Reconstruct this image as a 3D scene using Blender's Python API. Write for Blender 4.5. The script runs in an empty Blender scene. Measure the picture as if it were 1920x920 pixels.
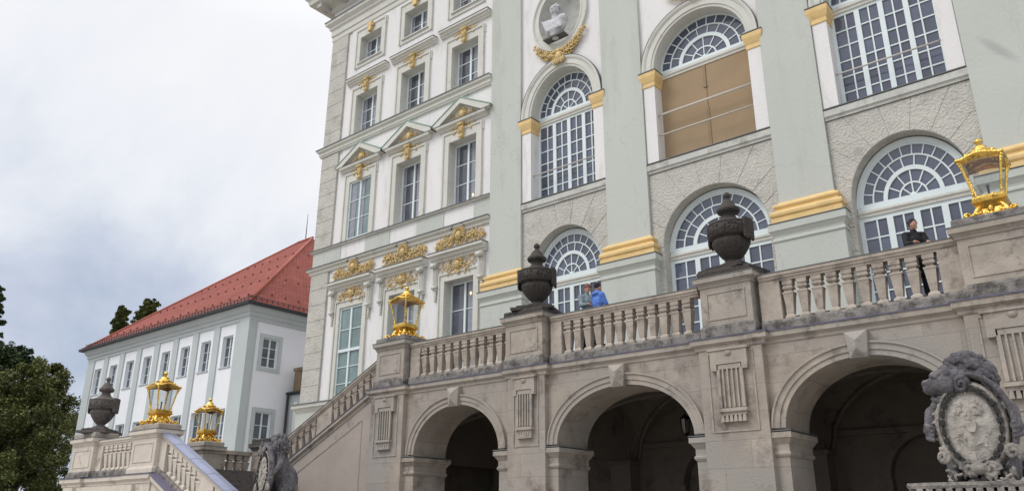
import bpy, bmesh, math, random
from mathutils import Vector, Matrix, Euler, noise
from math import sin, cos, pi, sqrt, radians as rad
random.seed(7)
S = bpy.context.scene
C = S.collection

# ------------------------------------------------------------------ camera
cam = bpy.data.cameras.new('camera'); camo = bpy.data.objects.new('camera', cam); C.objects.link(camo)
cam.sensor_width = 36.0; cam.lens = 27.63; cam.clip_start = 0.1; cam.clip_end = 2000
RX = (0.77119057, 0.63659267, 0.00385692)      # camera right in world axes
DN = (-0.2100281, 0.26014539, -0.9424503)      # camera down
FW = (-0.60096032, 0.72599872, 0.33432402)     # camera forward
camo.matrix_world = Matrix(((RX[0], -DN[0], -FW[0], 0), (RX[1], -DN[1], -FW[1], 0), (RX[2], -DN[2], -FW[2], 0), (0, 0, 0, 1)))
S.camera = camo

# ------------------------------------------------------------------ world: overcast sky over a Nishita base
W = bpy.data.worlds.new('World'); S.world = W; W.use_nodes = True
nt = W.node_tree; nt.nodes.clear(); N = nt.nodes.new; Lk = nt.links.new
out = N('ShaderNodeOutputWorld'); bg = N('ShaderNodeBackground'); bg.inputs[1].default_value = 0.1
sky = N('ShaderNodeTexSky'); sky.sky_type = 'NISHITA'; sky.sun_disc = False
SUN_EL, SUN_AZ = rad(48), rad(215)
sky.sun_elevation = SUN_EL; sky.sun_rotation = SUN_AZ; sky.dust_density = 2.0
tc = N('ShaderNodeTexCoord'); sep = N('ShaderNodeSeparateXYZ'); Lk(tc.outputs['Generated'], sep.inputs[0])
def M(op, a, b=None, c=None, clamp=False):
    n = N('ShaderNodeMath'); n.operation = op; n.use_clamp = clamp
    for i, v in enumerate((a, b, c)):
        if v is None: continue
        if isinstance(v, (int, float)): n.inputs[i].default_value = v
        else: Lk(v, n.inputs[i])
    return n.outputs[0]
zc = M('ADD', M('MAXIMUM', sep.outputs[2], 0.0), 0.28)
cmb = N('ShaderNodeCombineXYZ'); Lk(M('DIVIDE', sep.outputs[0], zc), cmb.inputs[0]); Lk(M('DIVIDE', sep.outputs[1], zc), cmb.inputs[1])
mp = N('ShaderNodeMapping'); mp.inputs[1].default_value = (1.9, 0.35, 0.0); mp.inputs[3].default_value = (0.62, 1.0, 1.0); Lk(cmb.outputs[0], mp.inputs[0])
n1 = N('ShaderNodeTexNoise'); n1.inputs['Scale'].default_value = 1.35; n1.inputs['Detail'].default_value = 9; n1.inputs['Roughness'].default_value = 0.56; n1.inputs['Distortion'].default_value = 0.35
Lk(mp.outputs[0], n1.inputs['Vector'])
# thin grey-blue bellies low in the sky, white above
low = N('ShaderNodeMapRange'); low.inputs[1].default_value = 0.10; low.inputs[2].default_value = 0.60; low.inputs[3].default_value = -0.10; low.inputs[4].default_value = 0.22
Lk(sep.outputs[2], low.inputs[0])
v = M('ADD', n1.outputs[0], low.outputs[0])
cr = N('ShaderNodeValToRGB'); e = cr.color_ramp.elements
e[0].position = 0.30; e[0].color = (4.8, 5.5, 6.9, 1); e[1].position = 0.66; e[1].color = (9.9, 9.9, 10.1, 1)
for p, col in ((0.39, (6.2, 6.8, 8.0, 1)), (0.47, (7.9, 8.3, 9.0, 1)), (0.54, (9.0, 9.2, 9.7, 1))):
    q = cr.color_ramp.elements.new(p); q.color = col
Lk(v, cr.inputs[0])
# overcast skies are brightest overhead
zen = N('ShaderNodeMapRange'); zen.inputs[1].default_value = 0.55; zen.inputs[2].default_value = 1.0; zen.inputs[3].default_value = 1.0; zen.inputs[4].default_value = 1.9
Lk(sep.outputs[2], zen.inputs[0])
vm = N('ShaderNodeVectorMath'); vm.operation = 'SCALE'; Lk(cr.outputs[0], vm.inputs[0]); Lk(zen.outputs[0], vm.inputs['Scale'])
mx = N('ShaderNodeMixRGB'); mx.inputs[0].default_value = 0.93; Lk(sky.outputs[0], mx.inputs[1]); Lk(vm.outputs[0], mx.inputs[2])
Lk(mx.outputs[0], bg.inputs[0]); Lk(bg.outputs[0], out.inputs[0])

# ------------------------------------------------------------------ soft sun behind cloud
sl = bpy.data.lights.new('sun', 'SUN'); sl.energy = 1.5; sl.angle = rad(25); sl.color = (1.0, 0.97, 0.93)
so = bpy.data.objects.new('sun', sl); C.objects.link(so)
d = Vector((sin(SUN_AZ) * cos(SUN_EL), cos(SUN_AZ) * cos(SUN_EL), sin(SUN_EL)))   # towards the sun (front left of the facade)
so.rotation_euler = d.to_track_quat('Z', 'Y').to_euler(); so.location = d * 100
vs = S.view_settings; S.display_settings.display_device = 'sRGB'
vs.view_transform = 'Standard'; vs.look = 'None'; vs.exposure = 0.0; vs.gamma = 1.0; vs.use_curve_mapping = False

# ------------------------------------------------------------------ materials
def mat(name, col, rough=0.8, metal=0.0, var=0.12, vscale=0.6, bump=0.0, bscale=30, spec=0.3, stain=None, stain_amt=0.5, stain_scale=2.0,
        stretch=1.0, brick=None, island=0.0, bricky=0.75, tint=None, crack=None):
    m = bpy.data.materials.new(name); m.use_nodes = True; t = m.node_tree; b = t.nodes['Principled BSDF']
    def NN(k): return t.nodes.new(k)
    L = t.links.new
    b.inputs['Roughness'].default_value = rough; b.inputs['Metallic'].default_value = metal; b.inputs['Specular IOR Level'].default_value = spec
    g = NN('ShaderNodeNewGeometry'); mpn = NN('ShaderNodeMapping'); mpn.inputs[3].default_value = (1, 1, stretch); L(g.outputs['Position'], mpn.inputs[0])
    n = NN('ShaderNodeTexNoise'); n.inputs['Scale'].default_value = vscale; n.inputs['Detail'].default_value = 8; n.inputs['Roughness'].default_value = 0.62; L(mpn.outputs[0], n.inputs[0])
    r = NN('ShaderNodeMapRange'); r.inputs[1].default_value = 0.3; r.inputs[2].default_value = 0.7; r.inputs[3].default_value = 1 - var; r.inputs[4].default_value = 1 + var; L(n.outputs[0], r.inputs[0])
    rgb = NN('ShaderNodeRGB'); rgb.outputs[0].default_value = (*col, 1)
    sc = NN('ShaderNodeVectorMath'); sc.operation = 'SCALE'; L(rgb.outputs[0], sc.inputs[0]); L(r.outputs[0], sc.inputs['Scale'])
    cur = sc.outputs[0]
    def mix(fac, a, c2):
        x = NN('ShaderNodeMixRGB'); 
        if isinstance(fac, float): x.inputs[0].default_value = fac
        else: L(fac, x.inputs[0])
        L(a, x.inputs[1])
        if isinstance(c2, tuple): x.inputs[2].default_value = (*c2, 1)
        else: L(c2, x.inputs[2])
        return x.outputs[0]
    if tint:
        n4 = NN('ShaderNodeTexNoise'); n4.inputs['Scale'].default_value = 0.35; n4.inputs['Detail'].default_value = 4; L(g.outputs['Position'], n4.inputs[0])
        r4 = NN('ShaderNodeMapRange'); r4.inputs[1].default_value = 0.42; r4.inputs[2].default_value = 0.62; L(n4.outputs[0], r4.inputs[0])
        cur = mix(r4.outputs[0], cur, tint)
    if stain:
        n2 = NN('ShaderNodeTexNoise'); n2.inputs['Scale'].default_value = stain_scale; n2.inputs['Detail'].default_value = 10; n2.inputs['Roughness'].default_value = 0.7
        L(mpn.outputs[0], n2.inputs[0])
        r2 = NN('ShaderNodeMapRange'); r2.inputs[1].default_value = 0.62 - 0.28 * stain_amt; r2.inputs[2].default_value = 0.74 - 0.18 * stain_amt; L(n2.outputs[0], r2.inputs[0])
        cur = mix(r2.outputs[0], cur, stain)
    if crack:
        vd = NN('ShaderNodeTexVoronoi'); vd.feature = 'DISTANCE_TO_EDGE'; vd.inputs['Scale'].default_value = 0.22
        nd = NN('ShaderNodeTexNoise'); nd.inputs['Scale'].default_value = 1.3; nd.inputs['Detail'].default_value = 6; L(g.outputs['Position'], nd.inputs[0])
        va = NN('ShaderNodeVectorMath'); va.operation = 'SCALE'; va.inputs['Scale'].default_value = 0.9; L(nd.outputs['Color'], va.inputs[0])
        vb = NN('ShaderNodeVectorMath'); vb.operation = 'ADD'; L(va.outputs[0], vb.inputs[0]); L(g.outputs['Position'], vb.inputs[1]); L(vb.outputs[0], vd.inputs['Vector'])
        lt = NN('ShaderNodeMapRange'); lt.inputs[1].default_value = 0.0; lt.inputs[2].default_value = 0.004; lt.inputs[3].default_value = 0.75; lt.inputs[4].default_value = 0.0; L(vd.outputs['Distance'], lt.inputs[0])
        cur = mix(lt.outputs[0], cur, crack)
    h = None
    if brick:
        bw, bh, mort, dark = brick
        sp = NN('ShaderNodeSeparateXYZ'); L(g.outputs['Position'], sp.inputs[0]); ad = NN('ShaderNodeMath'); L(sp.outputs[0], ad.inputs[0]); L(sp.outputs[1], ad.inputs[1])
        cb = NN('ShaderNodeCombineXYZ'); L(ad.outputs[0], cb.inputs[0]); L(sp.outputs[2], cb.inputs[1])
        bt = NN('ShaderNodeTexBrick'); bt.inputs['Scale'].default_value = 1; bt.inputs['Mortar Size'].default_value = mort; bt.inputs['Brick Width'].default_value = bw; bt.inputs['Row Height'].default_value = bh
        bt.inputs['Color1'].default_value = (1, 1, 1, 1); bt.inputs['Color2'].default_value = (bricky, bricky, bricky, 1); bt.inputs['Mortar'].default_value = (dark, dark, dark, 1); bt.inputs['Mortar Smooth'].default_value = 0.3
        L(cb.outputs[0], bt.inputs[0])
        mu = NN('ShaderNodeMixRGB'); mu.blend_type = 'MULTIPLY'; mu.inputs[0].default_value = 1; L(cur, mu.inputs[1]); L(bt.outputs[0], mu.inputs[2]); cur = mu.outputs[0]
    if island:
        ri = NN('ShaderNodeMapRange'); ri.inputs[3].default_value = 1 - island; ri.inputs[4].default_value = 1 + island; L(g.outputs['Random Per Island'], ri.inputs[0])
        s2 = NN('ShaderNodeVectorMath'); s2.operation = 'SCALE'; L(cur, s2.inputs[0]); L(ri.outputs[0], s2.inputs['Scale']); cur = s2.outputs[0]
    L(cur, b.inputs['Base Color'])
    if bump:
        n3 = NN('ShaderNodeTexNoise'); n3.inputs['Scale'].default_value = bscale; n3.inputs['Detail'].default_value = 5; L(g.outputs['Position'], n3.inputs[0])
        bn = NN('ShaderNodeBump'); bn.inputs['Strength'].default_value = 1.0; bn.inputs['Distance'].default_value = bump; L(n3.outputs[0], bn.inputs['Height']); L(bn.outputs[0], b.inputs['Normal'])
    return m
MT = {}
MT['white'] = mat('white_stucco', (0.75, 0.74, 0.735), 0.9, var=0.05, vscale=0.5, bump=0.01, bscale=9, stretch=0.2, stain=(0.60, 0.59, 0.57), stain_amt=0.3, stain_scale=1.4)
MT['green'] = mat('grey_green_stucco', (0.505, 0.53, 0.49), 0.9, var=0.045, vscale=0.5, bump=0.010, bscale=7, stretch=0.18, stain=(0.45, 0.465, 0.42), stain_amt=0.25, stain_scale=1.2, tint=(0.515, 0.535, 0.50), crack=(0.43, 0.45, 0.42))
MT['trim'] = mat('pale_grey_trim', (0.61, 0.61, 0.56), 0.9, var=0.06, vscale=1.0, stain=(0.44, 0.44, 0.40), stain_amt=0.2, stain_scale=2.5)
MT['rustic'] = mat('rough_grey_plaster', (0.54, 0.525, 0.48), 0.95, var=0.08, vscale=1.2, stain=(0.40, 0.39, 0.35), stain_amt=0.35, stain_scale=1.3, bump=0.07, bscale=15)
MT['ledge'] = mat('weathered_pale_ledge', (0.53, 0.54, 0.51), 0.9, var=0.08, vscale=1.5, stain=(0.36, 0.35, 0.31), stain_amt=0.45, stain_scale=2.2)
MT['flash'] = mat('dark_lead_flashing', (0.13, 0.14, 0.14), 0.6, var=0.2, vscale=4)
MT['zinc'] = mat('blue_grey_zinc', (0.30, 0.33, 0.46), 0.38, metal=0.55, var=0.12, vscale=1.5, spec=0.5)
MT['zincline'] = mat('dark_zinc_edge', (0.12, 0.12, 0.17), 0.45, metal=0.3, var=0.2, vscale=3)
MT['verdigris'] = mat('green_copper_flashing', (0.28, 0.40, 0.34), 0.7, var=0.2, vscale=4)
MT['ochre'] = mat('yellow_ochre_paint', (0.73, 0.53, 0.25), 0.8, var=0.10, vscale=2.5, stain=(0.50, 0.36, 0.18), stain_amt=0.12, stain_scale=3)
MT['giltstucco'] = mat('gilded_stucco', (0.62, 0.465, 0.22), 0.6, metal=0.1, var=0.25, vscale=5, stain=(0.25, 0.17, 0.07), stain_amt=0.1, stain_scale=5)
MT['gold'] = mat('polished_gilding', (0.84, 0.56, 0.14), 0.20, metal=1.0, var=0.22, vscale=6, bump=0.012, bscale=25, stain=(0.32, 0.17, 0.03), stain_amt=0.38, stain_scale=7)  # brown blotches also imitate dark reflections in the gilding
MT['wframe'] = mat('white_window_paint', (0.70, 0.775, 0.79), 0.5, var=0.04, vscale=2)
MT['glass'] = mat('dark_window_glass', (0.085, 0.098, 0.145), 0.08, var=0.30, vscale=0.7, spec=0.8, island=0.25)
MT['glass2'] = mat('dark_side_glass', (0.080, 0.088, 0.11), 0.08, var=0.4, vscale=0.9, spec=0.8, island=0.35)
MT['glass3'] = mat('green_reflection_glass', (0.17, 0.24, 0.24), 0.12, var=0.35, vscale=0.8, spec=0.7)  # greenish reflection put into the base colour of the flush outer windows
MT['curtain'] = mat('pale_curtain', (0.30, 0.31, 0.36), 0.9, var=0.15, vscale=4)
MT['brown'] = mat('tan_fibreboard', (0.34, 0.25, 0.155), 0.85, var=0.06, vscale=1.0)
MT['brownedge'] = mat('tan_board_edge', (0.29, 0.21, 0.13), 0.85, var=0.06, vscale=1.0)
MT['rail'] = mat('pale_metal_rail', (0.55, 0.52, 0.47), 0.5, var=0.05)
MT['stone'] = mat('buff_sandstone', (0.375, 0.328, 0.280), 0.9, var=0.20, vscale=1.6, bump=0.012, bscale=22, stain=(0.20, 0.17, 0.15), stain_amt=0.30, stain_scale=1.2, brick=(1.35, 0.62, 0.006, 0.62), bricky=0.90, tint=(0.34, 0.318, 0.292))
MT['stonep'] = mat('plain_sandstone', (0.375, 0.330, 0.282), 0.9, var=0.20, vscale=1.8, bump=0.012, bscale=22, stain=(0.17, 0.15, 0.135), stain_amt=0.34, stain_scale=1.9, tint=(0.335, 0.315, 0.288))
MT['render'] = mat('smooth_pinkish_render', (0.37, 0.32, 0.288), 0.9, var=0.10, vscale=0.9, bump=0.006, bscale=14, stain=(0.22, 0.185, 0.17), stain_amt=0.25, stain_scale=0.8)
MT['bal'] = mat('baluster_stone', (0.40, 0.35, 0.30), 0.9, var=0.22, vscale=3.0, bump=0.012, bscale=25, stain=(0.19, 0.165, 0.15), stain_amt=0.3, stain_scale=2.5)
MT['palest'] = mat('pale_landing_stone', (0.60, 0.545, 0.48), 0.9, var=0.13, vscale=1.8, bump=0.01, bscale=22, stain=(0.33, 0.28, 0.23), stain_amt=0.24, stain_scale=1.8)
MT['lichen'] = mat('lichen_stained_stone', (0.24, 0.225, 0.21), 0.95, var=0.30, vscale=3.0, bump=0.02, bscale=18, stain=(0.075, 0.07, 0.066), stain_amt=0.62, stain_scale=4.0)
MT['dark'] = mat('blackened_stone', (0.055, 0.048, 0.043), 0.75, var=0.5, vscale=4.0, bump=0.03, bscale=16, stain=(0.022, 0.02, 0.02), stain_amt=0.5, stain_scale=4, spec=0.4)
MT['dark2'] = mat('grey_black_stone', (0.13, 0.115, 0.11), 0.8, var=0.4, vscale=4.0, bump=0.03, bscale=16, stain=(0.05, 0.045, 0.045), stain_amt=0.5, stain_scale=4)
MT['vault'] = mat('shade_darkened_plaster', (0.135, 0.118, 0.100), 0.95, var=0.2, vscale=1.0, stain=(0.07, 0.06, 0.055), stain_amt=0.4, stain_scale=1.0)  # base colour darkened to imitate the deep shade inside the arcade
MT['lion'] = mat('weathered_lion_stone', (0.115, 0.110, 0.120), 0.9, var=0.5, vscale=5.0, bump=0.03, bscale=30, stain=(0.27, 0.255, 0.235), stain_amt=0.35, stain_scale=4)
MT['lionpale'] = mat('pale_shield_stone', (0.40, 0.375, 0.34), 0.9, var=0.25, vscale=6.0, bump=0.05, bscale=9, stain=(0.22, 0.20, 0.17), stain_amt=0.3, stain_scale=5)
MT['lionmid'] = mat('stained_frame_stone', (0.27, 0.25, 0.225), 0.9, var=0.3, vscale=6.0, bump=0.03, bscale=20, stain=(0.09, 0.085, 0.09), stain_amt=0.5, stain_scale=4)
MT['link'] = mat('black_chain_relief', (0.03, 0.03, 0.03), 0.8, var=0.3)
MT['marble'] = mat('bust_marble', (0.55, 0.56, 0.58), 0.7, var=0.25, vscale=5, stain=(0.28, 0.28, 0.29), stain_amt=0.4, stain_scale=5)
MT['bustbase'] = mat('dark_bust_base', (0.12, 0.12, 0.12), 0.8)
MT['roof'] = mat('red_clay_tiles', (0.30, 0.098, 0.080), 0.9, spec=0.1, var=0.16, vscale=0.5, stain=(0.20, 0.075, 0.06), stain_amt=0.3, stain_scale=1.2, brick=(0.30, 0.36, 0.03, 0.70), bricky=0.86, bump=0.02, bscale=8)
MT['guard'] = mat('brown_tile_hooks', (0.15, 0.05, 0.04), 0.8)
MT['gutter'] = mat('dark_gutter', (0.04, 0.042, 0.045), 0.6)
MT['pavwhite'] = mat('bright_white_render', (0.80, 0.82, 0.86), 0.9, var=0.04, vscale=0.4)
MT['pavgrey'] = mat('blue_grey_render', (0.48, 0.52, 0.525), 0.9, var=0.05, vscale=0.4)
MT['brownst'] = mat('brown_stained_block', (0.24, 0.18, 0.11), 0.9, var=0.3, vscale=2, stain=(0.08, 0.065, 0.05), stain_amt=0.5, stain_scale=1.2, stretch=0.3)
MT['ground'] = mat('pale_gravel', (0.36, 0.33, 0.29), 0.95, var=0.12, vscale=0.3, bump=0.02, bscale=40)
MT['leafd'] = mat('dark_foliage', (0.046, 0.072, 0.027), 0.7, var=0.4, vscale=0.5, island=0.5, spec=0.3)
MT['leafm'] = mat('mid_green_foliage', (0.098, 0.112, 0.032), 0.7, var=0.4, vscale=0.5, island=0.5, spec=0.3)
MT['bark'] = mat('brown_bark', (0.08, 0.06, 0.045), 0.9, var=0.3)
MT['skin'] = mat('skin', (0.45, 0.25, 0.18), 0.6, var=0.05)
MT['hair'] = mat('dark_hair', (0.02, 0.017, 0.015), 0.6)
MT['blackcoat'] = mat('black_coat', (0.018, 0.018, 0.022), 0.8)
MT['bluejacket'] = mat('blue_anorak', (0.10, 0.21, 0.60), 0.6, var=0.1, vscale=5)
MT['teal'] = mat('teal_grey_jacket', (0.20, 0.25, 0.28), 0.7, var=0.2, vscale=6)
MT['jeans'] = mat('dark_trousers', (0.03, 0.035, 0.05), 0.8)
MT['redhat'] = mat('dusky_red_cap', (0.22, 0.10, 0.09), 0.8)
MT['iron'] = mat('black_iron', (0.02, 0.02, 0.02), 0.5, metal=0.5)
def glassmat():
    m = bpy.data.materials.new('clear_lantern_glass'); m.use_nodes = True; t = m.node_tree; t.nodes.clear()
    o = t.nodes.new('ShaderNodeOutputMaterial'); mxs = t.nodes.new('ShaderNodeMixShader'); tr = t.nodes.new('ShaderNodeBsdfTransparent'); gl = t.nodes.new('ShaderNodeBsdfGlossy')
    tr.inputs[0].default_value = (0.86, 0.88, 0.88, 1); gl.inputs['Roughness'].default_value = 0.04
    mxs.inputs[0].default_value = 0.10
    t.links.new(tr.outputs[0], mxs.inputs[1]); t.links.new(gl.outputs[0], mxs.inputs[2]); t.links.new(mxs.outputs[0], o.inputs[0]); return m
MT['lglass'] = glassmat()
def emis(name, col, st):
    m = bpy.data.materials.new(name); m.use_nodes = True; b = m.node_tree.nodes['Principled BSDF']; b.inputs['Base Color'].default_value = (*col, 1)
    b.inputs['Emission Color'].default_value = (*col, 1); b.inputs['Emission Strength'].default_value = st; return m
MT['bulb'] = emis('warm_lit_bulb', (1.0, 0.66, 0.30), 1.6)

# ------------------------------------------------------------------ mesh helpers
class MB:
    def __init__(s): s.v = []; s.f = []; s.sm = []
    def add(s, vs, fs, sm=False):
        o = len(s.v); s.v += [tuple(p) for p in vs]; s.f += [tuple(i + o for i in f) for f in fs]; s.sm += [sm] * len(fs)
    def box(s, x0, x1, y0, y1, z0, z1):
        s.add([(x0, y0, z0), (x1, y0, z0), (x1, y1, z0), (x0, y1, z0), (x0, y0, z1), (x1, y0, z1), (x1, y1, z1), (x0, y1, z1)],
              [(0, 3, 2, 1), (4, 5, 6, 7), (0, 1, 5, 4), (1, 2, 6, 5), (2, 3, 7, 6), (3, 0, 4, 7)])
    def prism(s, pts, y0, y1):           # polygon in x,z (counter-clockwise seen from -y), extruded in y
        n = len(pts); s.add([(x, y0, z) for x, z in pts] + [(x, y1, z) for x, z in pts],
              [tuple(range(n)), tuple(range(2 * n - 1, n - 1, -1))] + [(i, i + n, (i + 1) % n + n, (i + 1) % n) for i in range(n)])
    def sweep(s, path, prof, closed=False, sm=False):   # prof: closed loop of (outward, z); outward is right of travel
        n = len(path); m = len(prof); V = []
        for i, p in enumerate(path):
            a = Vector(path[i - 1]) if (i > 0 or closed) else None
            b = Vector(path[(i + 1) % n]) if (i < n - 1 or closed) else None
            p = Vector(p); ns = []
            if a is not None: q = (p - a).normalized(); ns.append(Vector((q.y, -q.x)))
            if b is not None: q = (b - p).normalized(); ns.append(Vector((q.y, -q.x)))
            k = sum(ns, Vector((0, 0))); k.normalize(); k = k / max(0.3, k.dot(ns[0]))
            V += [(p.x + k.x * o, p.y + k.y * o, z) for o, z in prof]
        F = []
        for i in range(n if closed else n - 1):
            j = (i + 1) % n
            for q in range(m):
                r = (q + 1) % m; F.append((i * m + q, i * m + r, j * m + r, j * m + q))
        if not closed: F += [tuple(range(m))[::-1], tuple((n - 1) * m + q for q in range(m))]
        s.add(V, F, sm)
    def solid(s, rect, prof, sm=False):  # rect (x0,x1,y0,y1); prof open list of (outward,z) bottom to top, capped
        x0, x1, y0, y1 = rect; V = []; F = []
        for o, z in prof: V += [(x0 - o, y0 - o, z), (x1 + o, y0 - o, z), (x1 + o, y1 + o, z), (x0 - o, y1 + o, z)]
        for i in range(len(prof) - 1):
            for k in range(4): F.append((i * 4 + k, i * 4 + (k + 1) % 4, i * 4 + 4 + (k + 1) % 4, i * 4 + 4 + k))
        F += [(3, 2, 1, 0), tuple((len(prof) - 1) * 4 + k for k in range(4))]; s.add(V, F, sm)
    def lathe(s, cx, cy, prof, n=24, sm=True, sx=1, sy=1, rot=0, mod=None):
        V = []; F = []; m = len(prof)
        for r, z in prof:
            for k in range(n):
                a = 2 * pi * k / n + rot; rr = r * (mod(a, z) if mod else 1); V.append((cx + rr * cos(a) * sx, cy + rr * sin(a) * sy, z))
        for i in range(m - 1):
            for k in range(n): F.append((i * n + k, i * n + (k + 1) % n, (i + 1) * n + (k + 1) % n, (i + 1) * n + k))
        F += [tuple(range(n))[::-1], tuple((m - 1) * n + k for k in range(n))]; s.add(V, F, sm)
    def shear(s, prof, xa, za, xb, zb):  # closed profile of (y,dz) between two points of a slope
        m = len(prof); V = [(xa, y, za + z) for y, z in prof] + [(xb, y, zb + z) for y, z in prof]
        s.add(V, [(q, (q + 1) % m, m + (q + 1) % m, m + q) for q in range(m)] + [tuple(range(m))[::-1], tuple(range(m, 2 * m))])
    def ball(s, c, r, rot=None, n=10, k=7, sm=True):
        if not hasattr(r, '__len__'): r = (r, r, r)
        V = []; F = []
        for i in range(k + 1):
            ph = pi * i / k
            for j in range(n):
                a = 2 * pi * j / n; p = Vector((r[0] * sin(ph) * cos(a), r[1] * sin(ph) * sin(a), r[2] * cos(ph)))
                if rot: p = rot @ p
                V.append((c[0] + p.x, c[1] + p.y, c[2] + p.z))
        for i in range(k):
            for j in range(n): F.append((i * n + j, (i + 1) * n + j, (i + 1) * n + (j + 1) % n, i * n + (j + 1) % n))
        s.add(V, F, sm)
    def tube(s, pts, rs, n=8, sm=True):
        P = [Vector(p) for p in pts]; V = []; F = []
        if not hasattr(rs, '__len__'): rs = [rs] * len(P)
        up = Vector((0.13, 0.37, 0.92)).normalized()
        for i, p in enumerate(P):
            t = (P[min(i + 1, len(P) - 1)] - P[max(i - 1, 0)]).normalized(); a = t.cross(up)
            if a.length < 0.05: a = t.cross(Vector((1, 0, 0)))
            a.normalize(); b = t.cross(a)
            for k in range(n):
                w = 2 * pi * k / n; V.append(p + a * (rs[i] * cos(w)) + b * (rs[i] * sin(w)))
        for i in range(len(P) - 1):
            for k in range(n): F.append((i * n + k, i * n + (k + 1) % n, (i + 1) * n + (k + 1) % n, (i + 1) * n + k))
        F += [tuple(range(n))[::-1], tuple((len(P) - 1) * n + k for k in range(n))]; s.add(V, F, sm)
    def cap(s, p0, r0, p1, r1):
        s.tube([p0, p1], [r0, r1], 12); s.ball(p0, r0, n=12, k=8); s.ball(p1, r1, n=12, k=8)
    def xform(s, M_): s.v = [tuple(M_ @ Vector(p)) for p in s.v]; return s
    def merge(s, o, M_=None):
        s.add([(M_ @ Vector(p)) if M_ else p for p in o.v], o.f, False); s.sm[-len(o.f):] = o.sm
    def mesh(s, name, m, off=(0, 0, 0), fix=True):
        me = bpy.data.meshes.new(name); me.from_pydata([(x - off[0], y - off[1], z - off[2]) for x, y, z in s.v], [], s.f)
        me.polygons.foreach_set('use_smooth', s.sm); me.materials.append(MT[m] if isinstance(m, str) else m)
        if fix:
            bm = bmesh.new(); bm.from_mesh(me); bmesh.ops.recalc_face_normals(bm, faces=bm.faces); bm.to_mesh(me); bm.free()
        me.update(); return me
    def build(s, name, m, parent=None, label=None, fix=True):
        off = Vector((0, 0, 0)); p = parent
        while p: off += p.location; p = p.parent
        o = bpy.data.objects.new(name, s.mesh(name, m, off, fix)); C.objects.link(o); o.parent = parent
        if label: o['label'] = label
        return o
def tag(o, label, cat, group=None, kind=None):
    if label: o['label'] = label
    if cat: o['category'] = cat
    if group: o['group'] = group
    if kind: o['kind'] = kind
    return o
def thing(name, loc, label, cat, group=None, rz=0):
    o = bpy.data.objects.new(name, None); C.objects.link(o); o.location = loc; o.rotation_euler.z = rz; o.empty_display_size = 0.3
    return tag(o, label, cat, group)
def dup(root, loc, rz=0, label=None):
    r = root.copy(); C.objects.link(r); r.location = loc; r.rotation_euler.z = rz
    if label: r['label'] = label
    for ch in list(root.children):
        c = ch.copy(); C.objects.link(c); c.parent = r
        for g in list(ch.children):
            d2 = g.copy(); C.objects.link(d2); d2.parent = c
    return r
def remesh(mb, voxel, smooth=2, disp=None):      # fuse overlapping shapes into one carved surface
    me = mb.mesh('tmp', 'stone', fix=False); o = bpy.data.objects.new('tmp', me); C.objects.link(o)
    r = o.modifiers.new('r', 'REMESH'); r.mode = 'VOXEL'; r.voxel_size = voxel; r.use_smooth_shade = True
    if smooth: q = o.modifiers.new('s', 'SMOOTH'); q.iterations = smooth; q.factor = 0.5
    dg = bpy.context.evaluated_depsgraph_get(); ev = o.evaluated_get(dg); m2 = bpy.data.meshes.new_from_object(ev)
    bpy.data.objects.remove(o)
    r = MB(); r.v = [tuple(v.co) for v in m2.vertices]; r.f = [tuple(p.vertices) for p in m2.polygons]; r.sm = [True] * len(r.f)
    if disp:
        nr = [v.normal.copy() for v in m2.vertices]; r.v = [tuple(Vector(p) + nr[i] * disp(Vector(p))) for i, p in enumerate(r.v)]
    return r
def ellipse(cx, zs, a, b, t): return (cx + a * cos(t), zs + b * sin(t))
def arch_wall(mb, x0, x1, cx, a, zs, b, zb, zt, y0, y1, n=28):
    mb.box(x0, cx - a, y0, y1, zb, zt); mb.box(cx + a, x1, y0, y1, zb, zt)
    T = [pi * i / n for i in range(n + 1)]; P = [ellipse(cx, zs, a, b, t) for t in T]
    for (xa, za), (xb, zb2) in zip(P[:-1], P[1:]):
        mb.add([(xa, y0, za), (xb, y0, zb2), (xb, y0, zt), (xa, y0, zt), (xa, y1, za), (xb, y1, zb2), (xb, y1, zt), (xa, y1, zt)],
               [(0, 3, 2, 1), (4, 5, 6, 7), (0, 1, 5, 4), (3, 7, 6, 2)])
def arch_ring(mb, cx, zs, a, b, prof, t0=0, t1=pi, n=36, sm=False):   # prof: closed loop (radial offset, y)
    m = len(prof); V = []
    for i in range(n + 1):
        t = t0 + (t1 - t0) * i / n
        for o, y in prof: V.append((cx + (a + o) * cos(t), y, zs + (b + o) * sin(t)))
    F = [(i * m + q, i * m + (q + 1) % m, (i + 1) * m + (q + 1) % m, (i + 1) * m + q) for i in range(n) for q in range(m)]
    if abs(t1 - t0) < 2 * pi - 0.01: F += [tuple(range(m))[::-1], tuple(n * m + q for q in range(m))]
    mb.add(V, F, sm)
def wall_grid(mb, x0, x1, z0, z1, y0, th, ops):
    xs = sorted({x0, x1} | {o[i] for o in ops for i in (0, 1)}); zs = sorted({z0, z1} | {o[i] for o in ops for i in (2, 3)})
    for xa, xb in zip(xs[:-1], xs[1:]):
        for za, zb in zip(zs[:-1], zs[1:]):
            cx, cz = (xa + xb) / 2, (za + zb) / 2
            if any(o[0] < cx < o[1] and o[2] < cz < o[3] for o in ops): continue
            mb.add([(xa, y0, za), (xb, y0, za), (xb, y0, zb), (xa, y0, zb)], [(0, 1, 2, 3)])
    for a, b, c, dd in ops:
        mb.add([(a, y0, c), (b, y0, c), (b, y0, dd), (a, y0, dd), (a, y0 + th, c), (b, y0 + th, c), (b, y0 + th, dd), (a, y0 + th, dd)],
               [(0, 1, 5, 4), (1, 2, 6, 5), (2, 3, 7, 6), (3, 0, 4, 7)])
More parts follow.
